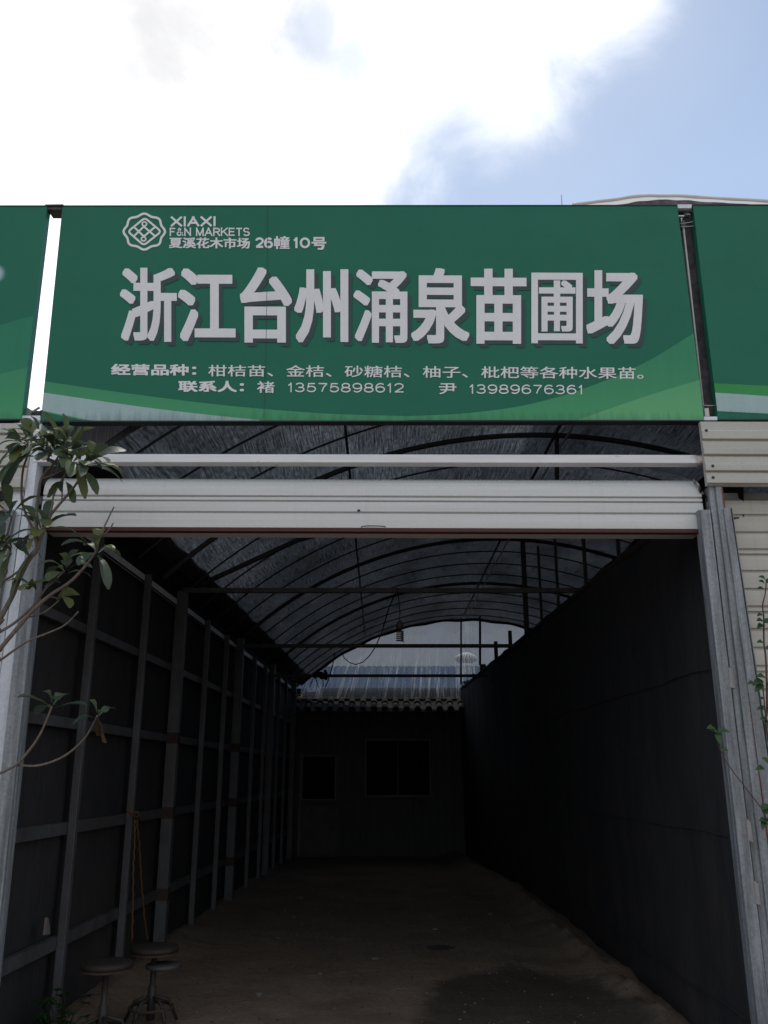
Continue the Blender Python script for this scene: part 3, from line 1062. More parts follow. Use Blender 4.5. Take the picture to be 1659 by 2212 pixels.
rs = thing('roller_shutter', (0, 5.05, zp(1133)), 'off white roller shutter raised above the open doorway with dark red bottom bar', 'shutter')
YR = 5.035
pr = [(YR + d_, zp(p_, YR + d_)) for d_, p_ in ((0.20, 1038), (0.13, 1034.2), (0.085, 1033.6), (0.05, 1036), (0.024, 1041), (0.008, 1048), (0.002, 1056))]
pr += [(YR, zp(1064)), (YR + 0.004, zp(1065)), (YR + 0.017, zp(1065.3)), (YR + 0.017, zp(1068)), (YR + 0.004, zp(1068.3)), (YR, zp(1069)), (YR, zp(1074.2)), (YR + 0.004, zp(1075)),
       (YR + 0.017, zp(1075.3)), (YR + 0.017, zp(1077.6)), (YR + 0.004, zp(1078)), (YR, zp(1079)), (YR - 0.001, zp(1090)), (YR, zp(1098.6)), (YR + 0.004, zp(1099.6)), (YR + 0.017, zp(1100)), (YR + 0.017, zp(1103)), (YR + 0.004, zp(1103.4)), (YR, zp(1104.4)),
       (YR - 0.0015, zp(1118)), (YR, zp(1134.6))]
m_ = MB()
xl, xr = at(92, 1080, YR).x, at(1517, 1080, YR).x
m_.strip(pr, xl, xr, 'shutter_white', 0.03, -0.0035, 24)
m_.build('curtain', rs)
m_ = MB()
m_.strip([(YR - 0.006, zp(1134.8)), (YR - 0.010, zp(1136)), (YR - 0.010, zp(1143)), (YR - 0.004, zp(1144.6))], xl, xr - 0.004, 'red_bar', 0.03, -0.0035, 1)
m_.build('bottom_bar', rs)
m_ = MB()
hp = [at(x, y, YR - 0.018) for x, y in ((780, 1139.5), (782, 1137.2), (795, 1136), (815, 1136), (831, 1137), (833, 1139.5))]
m_.tube(hp, 0.003, 'dirty_rust', 6)
m_.build('handle', rs)
m_ = MB()
lk = at(775, 1102, YR - 0.004)
m_.lathe((lk.x, lk.y, lk.z - 0.008), [(0.006, 0), (0.010, 0.006), (0.006, 0.012)], 'steel_dark', 10)
m_.build('lock', rs)
# torn weather strip at the right end of the rolled curtain
m_ = MB()
for k in range(16):
    t = k / 15
    px = 1499 + 24 * min(1, t * 1.6) + 8 * t + random.uniform(-1.5, 1.5)
    py = 1036 + 66 * t
    c_ = at(px, py, YR - 0.004)
    m_.bar(c_, c_ + Vector((random.uniform(-0.006, 0.012), -0.004, -random.uniform(0.014, 0.03))), 0.006, random.uniform(0.006, 0.016), random.choice(('scrap', 'black_sheet', 'black_sheet', 'steel_dark')))
m_.build('weather_strip', rs)


def guide(px, parent, lip_side):
    """U channel: face, inner lip and back flange"""
    m = MB()
    m.quadbox(px, 4.96, 0.10, 'galv_dull')
    m.build('guide_rail', parent, bevel=0.002)
    m = MB()
    (a0, a1, a2, a3) = px
    if lip_side < 0:
        q = ((a0[0] - 7.5, a0[1]), (a0[0] - 4.5, a0[1]), (a3[0] - 2.0, a3[1]), (a3[0] - 3.5, a3[1]))
    else:
        q = ((a1[0] + 4.5, a1[1]), (a1[0] + 7.5, a1[1]), (a2[0] + 3.5, a2[1]), (a2[0] + 2.0, a2[1]))
    m.quadbox(q, 4.99, 0.05, 'galv_dull')
    m.build('guide_lip', parent)


# doorway guides belong to the raised shutter
guide(((1640, 2230), (1668, 2230), (1534, 1101), (1512.5, 1101)), rs, -1)
guide(((-60, 2230), (-27, 2230), (94, 1101), (64, 1101)), rs, 1)

# posts between the bays
gp = thing('gate_post', at(1720, 2600, 5.0), 'grey weathered steel post on the right of the doorway', 'post')
m_ = MB()
m_.quadbox(((1668.5, 2230), (1688, 2230), (1545, 1050), (1530.5, 1050)), 4.985, 0.08, 'galv_dull')
m_.quadbox(((1688, 2230), (1712, 2230), (1559, 1050), (1545, 1050)), 4.97, 0.09, 'galv_dull')
m_.build('post', gp, bevel=0.002)
for py in (1465, 1795, 1930):
    m_ = MB()
    px = 1534 + (1668 - 1534) * (py - 1101) / (2230 - 1101)
    c_ = at(px + 3, py, 4.956)
    lp = [Vector((-0.013, 0, -0.05)), Vector((0.014, 0, -0.058)), Vector((0.012, 0, 0.045)), Vector((-0.009, 0, 0.062))]
    m_.hexa([c_ + d for d in lp], [c_ + d + Vector((0, 0.02, 0)) for d in lp], 'plate_grey')
    m_.build('weld_plate', gp, bevel=0.003)
gl = thing('gate_post', at(-60, 2600, 5.0), 'bright galvanised steel column on the left of the doorway', 'post')
m_ = MB()
m_.quadbox(((-105, 2230), (-62, 2230), (90, 914), (74, 914)), 4.99, 0.10, 'galv_bright')
m_.quadbox(((-150, 2230), (-104, 2230), (72, 914), (44, 914)), 5.01, 0.10, 'galv_bright')
m_.build('post', gl, bevel=0.003)

# closed shutter of the right-hand stall
ns = thing('roller_shutter', (3.6, 5.1, 0), 'closed cream roller shutter of the right hand stall', 'shutter')
prr = []
zt = zp(1062, 5.10)
prr += [(5.19, zt + 0.02), (5.17, zt - 0.02)]
zc = zp(1080, 5.10)
pitch = (zp(1132) - zp(1175))
k = 0
hs = [0.066, 0.047, 0.093, 0.104]
while zc > 0.02:
    h = (0.100, 0.108, 0.104, 0.032)[k % 4]
    slat(prr, 5.10, zc, max(0.0, zc - h), 0.011)
    zc -= h
    k += 1
m_ = MB()
m_.strip(prr, 1.97, 5.9, 'shutter_cream', 0.03, -0.002, 6)
m_.build('curtain', ns)
guide(((1718, 2230), (1748, 2230), (1578, 1097), (1563, 1097)), ns, 1)
m_ = MB()
m_.quadbox(((1712.3, 2230), (1716.5, 2230), (1561, 1052), (1559, 1052)), 4.965, 0.05, 'rust_strip')
m_.build('rusty_edge', ns)

# closed shutter of the left-hand stall
ls = thing('roller_shutter', (-3.9, 5.1, 0), 'mostly hidden cream roller shutter of the left hand stall', 'shutter')
prl = [(5.19, zt + 0.02), (5.17, zt - 0.02)]
zc = zp(1080, 5.10)
k = 0
while zc > zp(1140, 5.10):
    h = (0.100, 0.108, 0.104, 0.032)[k % 4]
    slat(prl, 5.10, zc, zc - h, 0.011)
    zc -= h
    k += 1
zlow = zc
m_ = MB()
m_.strip(prl, -6.0, -2.16, 'shutter_cream', 0.03, 0, 4)
m_.build('curtain', ls)
m_ = MB()
m_.box(-6.0, -2.165, 5.085, 5.135, zlow - 0.035, zlow - 0.001, 'red_bar')
m_.build('bottom_bar', ls)
m_ = MB()
m_.quadbox(((-185, 2230), (-152, 2230), (30, 1101), (8, 1101)), 4.97, 0.09, 'galv_dull')
m_.build('guide_rail', ls, bevel=0.002)
m_ = MB()
m_.quadbox(((-192, 2230), (-186, 2230), (7, 1101), (3, 1101)), 4.975, 0.06, 'rust_strip')
m_.build('rusty_edge', ls)
m_ = MB()
m_.box(-6.0, -2.30, 5.16, 5.20, 0.0, zlow - 0.04, 'black_net')
tag(m_.build('net_curtain'), 'dark net hanging in the left hand stall doorway', 'net')


# corrugated cladding over the neighbours' shutters
def clad_prof(Y, rows):
    pr_ = []
    for k, (a, b_) in enumerate(rows):
        z1, z0 = zp(a), zp(b_)
        h = z1 - z0
        pr_ += [(Y + 0.006, z1), (Y, z1 - 0.006), (Y - 0.001, z1 - h * 0.45), (Y - 0.007, z1 - h * 0.52), (Y - 0.007, z0 + 0.014), (Y - 0.003, z0 + 0.011), (Y + 0.014, z0 + 0.010), (Y + 0.014, z0 + 0.001)]
    pr_.append((Y + 0.004, zp(rows[-1][1]) + 0.0005))
    return pr_


rows = [(916, 958), (958, 991), (991, 1026), (1026, 1053)]
cr_ = thing('cladding_panel', (3.5, 4.96, zp(1053)), 'cream ribbed metal panel with screws at the right under the neighbouring sign', 'cladding')
m_ = MB()
m_.strip(clad_prof(4.955, rows), 1.905, 5.9, 'cladding', 0.02, -0.004, 4)
m_.build('sheet', cr_)
for (px, py) in ((1526, 929.5), (1536, 982), (1540, 1006), (1541, 1031)):
    if py == 982:
        continue
    m_ = MB()
    c_ = at(px, py, 4.945)
    m_.tube([c_ + Vector((0, 0.004, 0)), c_, c_ + Vector((0, -0.006, 0))], [0.009, 0.009, 0.005], 'steel_dark', 10)
    m_.build('screw', cr_)
cl_ = thing('cladding_panel', (-3.5, 4.96, zp(1053)), 'cream ribbed metal panel at the left behind the tree leaves', 'cladding')
m_ = MB()
rows_l = [(917, 943), (943, 981), (981, 1013), (1013, 1060)]
m_.strip(clad_prof(4.975, rows_l), -6.0, -2.125, 'cladding', 0.02, 0, 4)
m_.build('sheet', cl_)
# dark strip of net behind the lower edge of the neighbours' signs
m_ = MB()
m_.quadbox(((1512, 917), (2600, 921), (2600, 900), (1512, 898)), 5.10, 0.02, 'black_net')
tag(m_.build('net_strip'), 'dark net strip between right sign and cream panel', 'net')

# ================================================================== vaulted roof
AC, AR, AP = 1.35, 4.9, 4.556


def arch_z(xl):
    d = xl - AC
    return AP - (AR - math.sqrt(AR * AR - d * d))


X0, X1 = -2.05, 4.80
Y0, Y1 = 5.12, 18.16
HOOPS = [5.5 + 0.755 * k for k in range(17)]
vr = thing('vaulted_roof', (AC, 11.7, 3.0), 'long barrel vault of black shade cloth on steel hoops over the stall', 'roof')


def vault(u, v):
    Y = Y0 + (Y1 - Y0) * v
    x = X0 + 0.10 + (X1 - X0 - 0.10) * u
    ph = ((Y - 5.5) / 0.755) % 1.0
    sag = 0.035 * math.sin(math.pi * ph) ** 2 * (0.6 + 0.6 * mn.noise(Vector((x * 1.3, Y * 0.7, 3))))
    return (x + skew(Y), Y, arch_z(x) + 0.022 - sag)


m_ = MB()
m_.grid(vault, 44, 136, 'shade_cloth')
m_.build('net_cover', vr, smooth=True)
m_ = MB()


def edge_sheet(u, v):
    Y = Y0 + (Y1 - Y0) * v
    x = X0 - 0.16 + 0.375 * u
    return (x + skew(Y), Y, arch_z(max(x, -2.2)) + 0.030)


m_.grid(edge_sheet, 4, 40, 'black_sheet')
m_.build('edge_sheet', vr, smooth=True)
m_ = MB()
es = [(-2.75, 3.0)] + [(q_.x, q_.z) for q_ in (at(275, 1046, 5.42), at(228, 975, 5.42), at(172, 902, 5.42))] + [(-2.30, 3.74), (-2.75, 3.70)]
m_.add([(x, 5.42, z) for x, z in es] + [(x, 5.44, z) for x, z in es], [tuple(range(6)), tuple(range(11, 5, -1))] + [(k, 6 + k, 6 + (k + 1) % 6, (k + 1) % 6) for k in range(6)], 'black_sheet')
m_.build('end_sheet', vr)
m_ = MB()
m_.grid(lambda u, v: (-2.75 + 1.65 * u, 5.13 + 0.01 * math.sin(u * 9), (arch_z(max(-2.2, -2.75 + 1.65 * u)) - 0.06) * (1 - v) + max(3.68, arch_z(max(-2.2, -2.75 + 1.65 * u)) + 0.03) * v), 14, 2, 'shade_cloth_dense')
m_.build('front_net', vr)
m_ = MB()
m_.grid(lambda u, v: (X1 + 0.02 + skew(Y0 + (Y1 - Y0) * v), Y0 + (Y1 - Y0) * v, -0.1 + u * (arch_z(X1) + 0.12)), 1, 8, 'black_net')
m_.build('unseen_side_net', vr)  # unseen net down the far side, added to keep daylight out


def hoop_mesh(r):
    m = MB()
    pts = []
    for k in range(41):
        x = X0 + (X1 - X0) * k / 40
        pts.append((x, 0, arch_z(x)))
    m.tube(pts, r, 'hoop_steel', 8)
    return m


def hoops(r, ys_):
    proto = hoop_mesh(r).build('hoop', vr, smooth=True)
    b0 = -Vector(vr.location)
    for i, Y in enumerate(ys_):
        o = proto if i == 0 else proto.copy()
        if i:
            COL.objects.link(o)
            o.parent = vr
        o.location = b0 + Vector((skew(Y), Y, 0))


hoops(0.010, [Y for Y in HOOPS if not (7.6 < Y < 8.0)])
hoops(0.027, [7.77, 11.6, 14.5])
for nm, pts, r, mat in (('purlin', [(-0.31, 5.6), (-0.34, 11), (-0.37, 18)], 0.013, 'hoop_steel'), ('purlin', [(1.60, 5.6), (1.57, 11), (1.585, 18)], 0.015, 'hoop_steel'),
                        ('pipe', [(1.74, 5.6), (1.68, 9), (1.66, 18)], 0.009, 'white_plastic'), ('purlin', [(3.2, 5.6), (3.3, 18)], 0.013, 'hoop_steel')):
    m_ = MB()
    q = []
    for i in range(len(pts) - 1):
        for k in range(12):
            t = k / 12
            x, y = pts[i][0] + (pts[i + 1][0] - pts[i][0]) * t, pts[i][1] + (pts[i + 1][1] - pts[i][1]) * t
            q.append((x, y, arch_z(x - skew(y)) - 0.03))
    m_.tube(q, r, mat, 6)
    m_.build(nm, vr, smooth=True)
TIES = [(8.46, 3.21), (11.57, 3.105), (14.42, 3.02)]
for Y, z in TIES:
    m_ = MB()
    m_.bar((wall_left(Y), Y, z), (4.8, Y, z), 0.045, 0.045, 'steel_dark')
    m_.build('tie_beam', vr)
for px, py0, py1, Y in ((1203, 936, 1062, 7.77), (1037, 1334, 1437, 16.1), (996, 1337, 1478, 17.9)):
    m_ = MB()
    a_, b_ = at(px, py0, Y), at(px, py1, Y)
    m_.tube([(a_.x, Y, a_.z + 0.02), (b_.x, Y, b_.z)], 0.018 if Y > 17 else 0.022, 'hoop_steel', 8)
    m_.build('hanger_rod', vr)
# diagonal bracing pipe seen low on the left of the vault, and a drooping hose in the front gap
m_ = MB()
m_.tube([(wall_left(8.6) + 0.15, 8.6, 3.30), (-0.9, 8.9, 3.83), (0.4, 9.1, 4.24), (1.2, 9.2, 4.45)], 0.026, 'hoop_steel', 8)
m_.build('brace', vr, smooth=True)
m_ = MB()
hs_ = [at(x, y, Y) for x, y, Y in ((338, 912, 5.9), (365, 935, 6.2), (378, 965, 6.5), (384, 990, 6.7), (405, 1030, 7.0))]
m_.tube(hs_, 0.010, 'cable_black', 6)
tag(m_.build('hanging_hose', smooth=True), 'thin black hose hanging under the shade cloth just above the white beam', 'hose')

# ================================================================== left netted wall
lw = thing('netted_wall', (-2.1, 11, 0), 'left partition of black net on grey steel posts and rails', 'wall')
m_ = MB()
m_.grid(lambda u, v: (wall_left(5.1 + 13 * u) - 0.09 + 0.02 * mn.noise(Vector((u * 20, v * 4, 1))), 5.06 + 13.04 * u, -0.15 + 3.43 * v), 52, 10, 'black_net')
m_.build('net_panel', lw, smooth=True)
PY = [(6.10, 0), (7.34, 0), (8.46, 1), (9.68, 0), (10.75, 0), (11.57, 1), (12.83, 0), (13.84, 0), (14.42, 1), (15.34, 0), (16.28, 0), (17.3, 1)]
thin = thick = None
for Y, tk in PY:
    o = thick if tk else thin
    if o is None:
        m_ = MB()
        w_ = 0.10 if tk else 0.052
        m_.box(-w_ / 2, w_ / 2, -w_ / 2, w_ / 2, 0.0, 3.12 if not tk else 3.2, 'steel_post')
        o = m_.build('post', lw, bevel=0.004)
        if tk:
            thick = o
        else:
            thin = o
    else:
        o = o.copy()
        COL.objects.link(o)
        o.parent = lw
    o.location = -Vector(lw.location) + Vector((wall_left(Y) + (0.0 if not tk else 0.01), Y, 0))
for z, h, mat in ((0.485, 0.075, 'steel_post'), (1.165, 0.075, 'steel_post'), (1.82, 0.065, 'steel_post'), (2.46, 0.06, 'steel_post'), (3.09, 0.05, 'galv_bright')):
    m_ = MB()
    m_.bar((wall_left(5.12) - 0.048, 5.12, z), (wall_left(18) - 0.048, 18.0, z), 0.04, h, mat)
    m_.build('rail', lw)
# weld spatter collars where the rails cross the thick posts
m_ = MB()
for Y in (8.46, 11.57):
    for z in (0.485, 1.165, 1.82):
        m_.box(wall_left(Y) - 0.045, wall_left(Y) + 0.064, Y - 0.054, Y + 0.054, z - 0.05, z + 0.05, 'dirty_rust')
m_.build('weld', lw)
m_ = MB()
m_.grid(lambda u, v: (wall_left(5.5 + 12.5 * u) - 0.03, 5.5 + 12.5 * u, 3.05 + 0.22 * v), 20, 2, 'black_sheet')
m_.build('gutter_sheet', lw)

# ================================================================== right netted wall
rw = thing('netted_wall', (1.8, 11.5, 0), 'right partition hung with a smooth black net and short posts above', 'wall')


def rnet(u, v):
    Y = 5.06 + 13.06 * u
    xb = min(1.925 + 0.03 * math.sin(Y * 0.8) + 0.004 * (Y - 5), 1.55 + 0.075 * (18.1 - Y))
    xt = wall_right(Y)
    x = xb + (xt - xb) * v + 0.03 * mn.noise(Vector((Y * 0.9, v * 2.5, 5))) + 0.018 * mn.noise(Vector((Y * 3.2, v * 1.3, 8))) - 0.03 * math.sin(math.pi * v)
    return (x, Y, 3.15 * v - 0.12 * (1 - v) + 0.02 * v * mn.noise(Vector((Y * 1.3, 3, 3))))


m_ = MB()
m_.grid(rnet, 140, 24, 'black_net')
m_.build('net_panel', rw, smooth=True)
m_ = MB()
m_.tube([(wall_right(5.2 + 12.9 * k / 40) + 0.01, 5.2 + 12.9 * k / 40, 3.15 + 0.02 * mn.noise(Vector((k * 0.9, 1, 2)))) for k in range(41)], 0.038, 'seam', 8)
m_.build('top_roll', rw, smooth=True)
for z in (0.38, 1.25, 2.13):
    m_ = MB()
    q = []
    for k in range(30):
        u = 0.005 + 0.75 * k / 29
        P_ = Vector(rnet(u, z / 3.15))
        q.append(P_ + Vector((-0.012, 0, 0.006 * math.sin(k * 1.7))))
    m_.tube(q, 0.0045, 'seam', 6)
    m_.build('seam_rope', rw)
for Y, zt_, w_ in ((7.34, 3.7, 0.03), (8.46, 4.05, 0.032), (9.68, 4.1, 0.028), (10.6, 4.2, 0.03), (11.57, 4.5, 0.06), (12.85, 3.50, 0.05), (14.2, 3.54, 0.055), (15.75, 3.36, 0.10), (17.0, 3.33, 0.05)):
    m_ = MB()
    x = wall_right(Y) + 0.115
    m_.box(x - w_ / 2, x + w_ / 2, Y - w_ / 2, Y + w_ / 2, 2.98, zt_, 'hoop_steel')
    m_.build('post', rw)
m_ = MB()
m_.bar((wall_right(5.1) + 0.125, 5.1, 2.95), (wall_right(18) + 0.125, 18.0, 2.95), 0.10, 0.06, 'hoop_steel')
m_.build('top_beam', rw)
m_ = MB()
m_.grid(lambda u, v: (wall_right(5.1 + 10.4 * u) + 0.20 + 0.05 * v, 5.1 + 10.4 * u, 2.95 + v * (0.52 - 0.22 * u) + 0.03 * v * mn.noise(Vector((u * 14, 2, 6)))), 40, 3, 'black_sheet')
m_.build('upper_sheet', rw, smooth=True)

# ================================================================== tiled shed at the back
sh = thing('tiled_shed', (-0.2, 18.6, 0), 'dark shed with barrel tiled eave across the back of the stall', 'shed')
m_ = MB()
n_ = 190
xs_ = [-2.3 + 7.4 * k / n_ for k in range(n_ + 1)]
vs = [(x, 18.0 - (0.012 if k % 4 < 2 else 0), z) for z in (-0.2, 2.78) for k, x in enumerate(xs_)]
m_.add(vs, [(k, k + 1, n_ + 2 + k, n_ + 1 + k) for k in range(n_)], 'shed_wall')
m_.box(-2.3, 5.1, 18.06, 19.4, -0.2, 2.95, 'shed_wall')
m_.build('wall', sh)


def tile_row(x, mat):
    m = MB()
    for seg in range(3):
        ya, yb = 17.62 + seg * 0.27, 17.62 + (seg + 1) * 0.27 + 0.03
        za, zb = 2.69 + seg * 0.135 + 0.012, 2.69 + (seg + 1) * 0.135 + 0.0
        prof = []
        for Y, z, r in ((ya, za, 0.066), (yb, zb, 0.056)):
            prof += [(x + r * math.cos(math.pi * k / 10), Y, z + r * math.sin(math.pi * k / 10)) for k in range(11)]
        m.add(prof, [(k, k + 1, 12 + k, 11 + k) for k in range(10)], mat)
        m.add([(x + 0.048 * math.cos(math.pi * k / 10), ya + 0.002, za - 0.004 + 0.048 * math.sin(math.pi * k / 10)) for k in range(11)], [tuple(range(11))], 'black_sheet')
    return m


rf = MB()
rf.add([(-2.3, 17.60, 2.675), (5.1, 17.60, 2.675), (5.1, 18.45, 3.10), (-2.3, 18.45, 3.10), (-2.3, 17.60, 2.645), (5.1, 17.60, 2.645), (5.1, 18.45, 3.06), (-2.3, 18.45, 3.06)],
       [(0, 1, 2, 3), (7, 6, 5, 4), (4, 5, 1, 0), (6, 7, 3, 2), (5, 6, 2, 1), (7, 4, 0, 3)], 'tile')
roof = rf.build('roof', sh)
tile0 = tile_row(0, 'tile').build('tile_row', roof, smooth=True)
tile0.location = -Vector(base_of(roof)) + Vector((-1.92, 0, 0))
for k in range(1, 24):
    o = tile0.copy()
    COL.objects.link(o)
    o.parent = roof
    o.location = -Vector(base_of(roof)) + Vector((-1.92 + 0.215 * k, random.uniform(-0.02, 0.02), random.uniform(-0.006, 0.006)))
m_ = MB()
m_.box(-1.30, 5.1, 18.20, 18.34, 3.0, 3.175, 'black_sheet')
m_.box(-2.2, -1.57, 18.20, 18.34, 3.0, 3.165, 'black_sheet')
m_.box(-1.57, -1.30, 18.20, 18.34, 3.0, 3.10, 'black_sheet')
m_.build('ridge_board', sh)


def window(x0, x1, z0, z1, mull, name, low=None):
    m = MB()
    w = 0.028
    y0, y1 = 17.955, 17.995
    m.box(x0, x1, y0, y1, z1 - w, z1, 'frame_pale')
    m.box(x0, x1, y0, y1, z0, z0 + w, 'frame_pale')
    m.box(x0, x0 + w, y0, y1, z0 + w, z1 - w, 'frame_pale')
    m.box(x1 - w, x1, y0, y1, z0 + w, z1 - w, 'frame_pale')
    for c in mull:
        m.box(c - 0.012, c + 0.012, y0 + 0.004, y1, z0 + w, z1 - w, 'steel_dark')
    f = m.build(name, sh)
    m = MB()
    m.box(x0 + w, x1 - w, 17.975, 17.985, z0 + w, z1 - w, 'glass_dark')
    m.build('pane', f)
    return f


a_, b_ = at(788, 1721, 17.97), at(930, 1597, 17.97)
window(a_.x, b_.x, a_.z, b_.z, [(a_.x + b_.x) / 2], 'window')
a_, b_ = at(650, 1729, 17.97), at(727, 1631, 17.97)
dr = window(a_.x, b_.x, a_.z, b_.z, [], 'door')
m_ = MB()
m_.box(a_.x, b_.x, 17.955, 17.99, 0.05, a_.z - 0.10, 'steel_dark')
m_.box(a_.x - 0.04, a_.x - 0.002, 17.95, 17.99, 0.0, b_.z + 0.04, 'frame_pale')
m_.box(b_.x + 0.002, b_.x + 0.04, 17.95, 17.99, 0.0, b_.z + 0.04, 'steel_dark')
m_.build('door_panel', dr)

# plastic film in the gable
m_ = MB()
top, bot = [], []
for k in range(49):
    x = -2.0 + 6.6 * k / 48
    top.append((x + skew(18.1), 18.1 + 0.02 * math.sin(k * 1.3), arch_z(x) + 0.03))
    bot.append((x + skew(18.1), 18.1 + 0.03 * math.sin(k * 1.1), 2.85))
m_.add(top + bot, [(49 + k, 50 + k, k + 1, k) for k in range(48)], 'plastic_film')
tag(m_.build('gable_film', smooth=True), 'scuffed translucent plastic film closing the arched back gable', 'film')
# rolled hem of the shade cloth where it meets the film
m_ = MB()
m_.tube([(x + skew(18.0), 18.02, arch_z(x) - 0.025 + 0.012 * math.sin(x * 9)) for x in [-2.0 + 6.6 * k / 60 for k in range(61)]], 0.03, 'black_sheet', 6)
m_.build('hem', vr, smooth=True)

# building beyond the film
fb = thing('blue_roofed_building', (0, 31, 0), 'blue roofed building blurred behind the plastic gable film', 'building')
m_ = MB()
m_.box(-14, 16, 31, 38, 0, 4.0, 'pale_metal')
m_.build('wall', fb)
m_ = MB()
for k in range(150):
    x = -14.2 + 0.2 * k
    m_.box(x, x + 0.13, 29.98, 30.02, 2.8, 4.99, 'blue_paint')
m_.add([(-14.2, 30.021, 2.82), (16.0, 30.021, 2.82), (16.0, 30.021, 4.97), (-14.2, 30.021, 4.97)], [(0, 1, 2, 3)], 'blue_paint')
m_.add([(-14.2, 30.02, 4.97), (16.0, 30.02, 4.97), (16.0, 37, 4.9), (-14.2, 37, 4.9)], [(0, 1, 2, 3)], 'blue_paint')
rf2 = m_.build('roof', fb)
m_ = MB()
c_ = at(1007, 1438, 30.6)
prof = [(0.30, -0.1), (0.30, 0.05), (0.24, 0.07)]
m_.lathe((c_.x, 30.6, c_.z), prof, 'pale_metal')
for k in range(22):
    a = k * 2 * math.pi / 22
    pts = []
    for j in range(9):
        t = j / 8
        r = 0.37 * math.sin(0.35 + t * (math.pi - 0.55))
        pts.append((c_.x + r * math.cos(a + t * 0.5), 30.6 + r * math.sin(a + t * 0.5), c_.z + 0.07 + 0.36 * t))
    m_.tube(pts, 0.028, 'pale_metal', 5)
m_.lathe((c_.x, 30.6, c_.z + 0.10), [(0.24, 0), (0.30, 0.14), (0.24, 0.28), (0.08, 0.34)], 'pale_metal')
m_.build('roof_ventilator', rf2, smooth=True)
m_ = MB()
a_ = at(1011, 1425, 31.5)
m_.tube([(a_.x, 31.5, 4.9), (a_.x, 31.5, 7.6)], 0.085, 'white_plastic', 10)
m_.build('chimney_pipe', rf2, smooth=True)

m_ = MB()
m_.box(-22, 26, 46, 60, 0, 10.5, 'grey_wall')
gw = thing('grey_warehouse', (2, 46, 0), 'plain grey warehouse wall far behind the blue roofed building', 'building')
m_.build('wall', gw)
m_ = MB()
m_.box(-22.3, 26.3, 45.7, 60.3, 10.5, 10.9, 'blue_paint')
m_.build('roof', gw)

# ================================================================== neighbouring vault behind the signs, upper right
YN = 5.30
nv = thing('film_roof', at(1600, 440, YN), 'pale plastic film roof of the next stall rising above the sign at upper right', 'roof')
pf = [at(x, y, YN) for x, y in ((1235, 442), (1290, 434.5), (1340, 428), (1370, 423.8), (1400, 421.5), (1450, 422), (1500, 424.5), (1560, 428), (1620, 431.5), (1659, 434), (1760, 446), (1900, 475), (2150, 560))]
m_ = MB()
prof_pts = []
for i in range(len(pf) - 1):
    for k in range(6):
        prof_pts.append(pf[i].lerp(pf[i + 1], k / 6))
prof_pts.append(pf[-1])


def nroof(u, v):
    i = min(len(prof_pts) - 1, int(round(u * (len(prof_pts) - 1))))
    P_ = prof_pts[i]
    return (P_.x, YN + 3.2 * v, P_.z - 0.010 + 0.012 * mn.noise(Vector((P_.x * 4, v * 9, 2))) - 0.25 * v)


m_.grid(nroof, len(prof_pts) - 1, 14, 'roof_film')
m_.build('film_sheet', nv, smooth=True)
m_ = MB()
m_.tube([P_ + Vector((0, -0.02, -0.018 + 0.006 * mn.noise(Vector((P_.x * 6, 1, 1))))) for P_ in prof_pts], [0.011 + 0.004 * mn.noise(Vector((P_.x * 5, 5, 1))) for P_ in prof_pts], 'roof_film', 8)
m_.build('rolled_edge', nv, smooth=True)
m_ = MB()
top = [P_ + Vector((0, 5.105 - YN, -0.18 - 0.008 * mn.noise(Vector((P_.x * 5, 3, 8))))) for P_ in prof_pts if P_.x > 1.30]
bot = [Vector((p_.x, 5.105, 3.40 if p_.x > 1.93 else 4.75)) for p_ in top]
n_ = len(top)
rowsn = 60
vs = []
for j in range(rowsn + 1):
    for i in range(n_):
        q = bot[i].lerp(top[i], j / rowsn)
        vs.append(q + Vector((0, 0.018 * mn.noise(Vector((q.x * 9, q.z * 14, 2))), 0)))
m_.add(vs, [(j * n_ + i, j * n_ + i + 1, (j + 1) * n_ + i + 1, (j + 1) * n_ + i) for j in range(rowsn) for i in range(n_ - 1)], 'gap_net')
m_.build('gable_net', nv, smooth=True)
m_ = MB()
a_ = at(1213, 443, 5.25)
m_.tube([(a_.x, 5.25, a_.z - 0.35), at(1212.7, 421, 5.25)], [0.004, 0.003], 'pale_metal', 6)
tag(m_.build('antenna_rod'), 'thin metal rod poking up over the middle sign', 'rod')

# ================================================================== hanging lamp and wires
hl = thing('hanging_lamp', at(864, 1276, 8.40), 'bare white spiral bulb hanging on a black cord', 'lamp')
YL = 8.40
bx = at(864, 1380, YL).x
zl = lambda py: at(864, py, YL).z
m_ = MB()
m_.tube([(bx - 0.03, YL, 3.22), (bx - 0.012, YL, 3.12), (bx, YL, 3.0), (bx, YL, zl(1345))], 0.005, 'cable_black', 6)
m_.build('cord', hl)
m_ = MB()
m_.lathe((bx, YL, zl(1359)), [(0.030, 0), (0.034, 0.01), (0.034, 0.055), (0.022, 0.07), (0.012, 0.085)], 'socket_grey', 16)
m_.lathe((bx, YL, zl(1364)), [(0.016, 0), (0.018, 0.02)], 'cable_black', 12)
m_.build('socket', hl, smooth=True)
m_ = MB()
zt_, zb_ = zl(1363), zl(1386)
q = []
for k in range(100):
    t = k / 99
    r = 0.031
    q.append((bx + r * math.cos(t * 2 * math.pi * 5), YL + r * math.sin(t * 2 * math.pi * 5), zt_ + (zb_ - zt_) * t))
m_.tube(q, 0.0072, 'cfl_glass', 6)
m_.build('spiral_tube', hl, smooth=True)


def r5(x, y):
    return (700 + x * .6631) * .6777, (1650 + y * .6631) * .6777


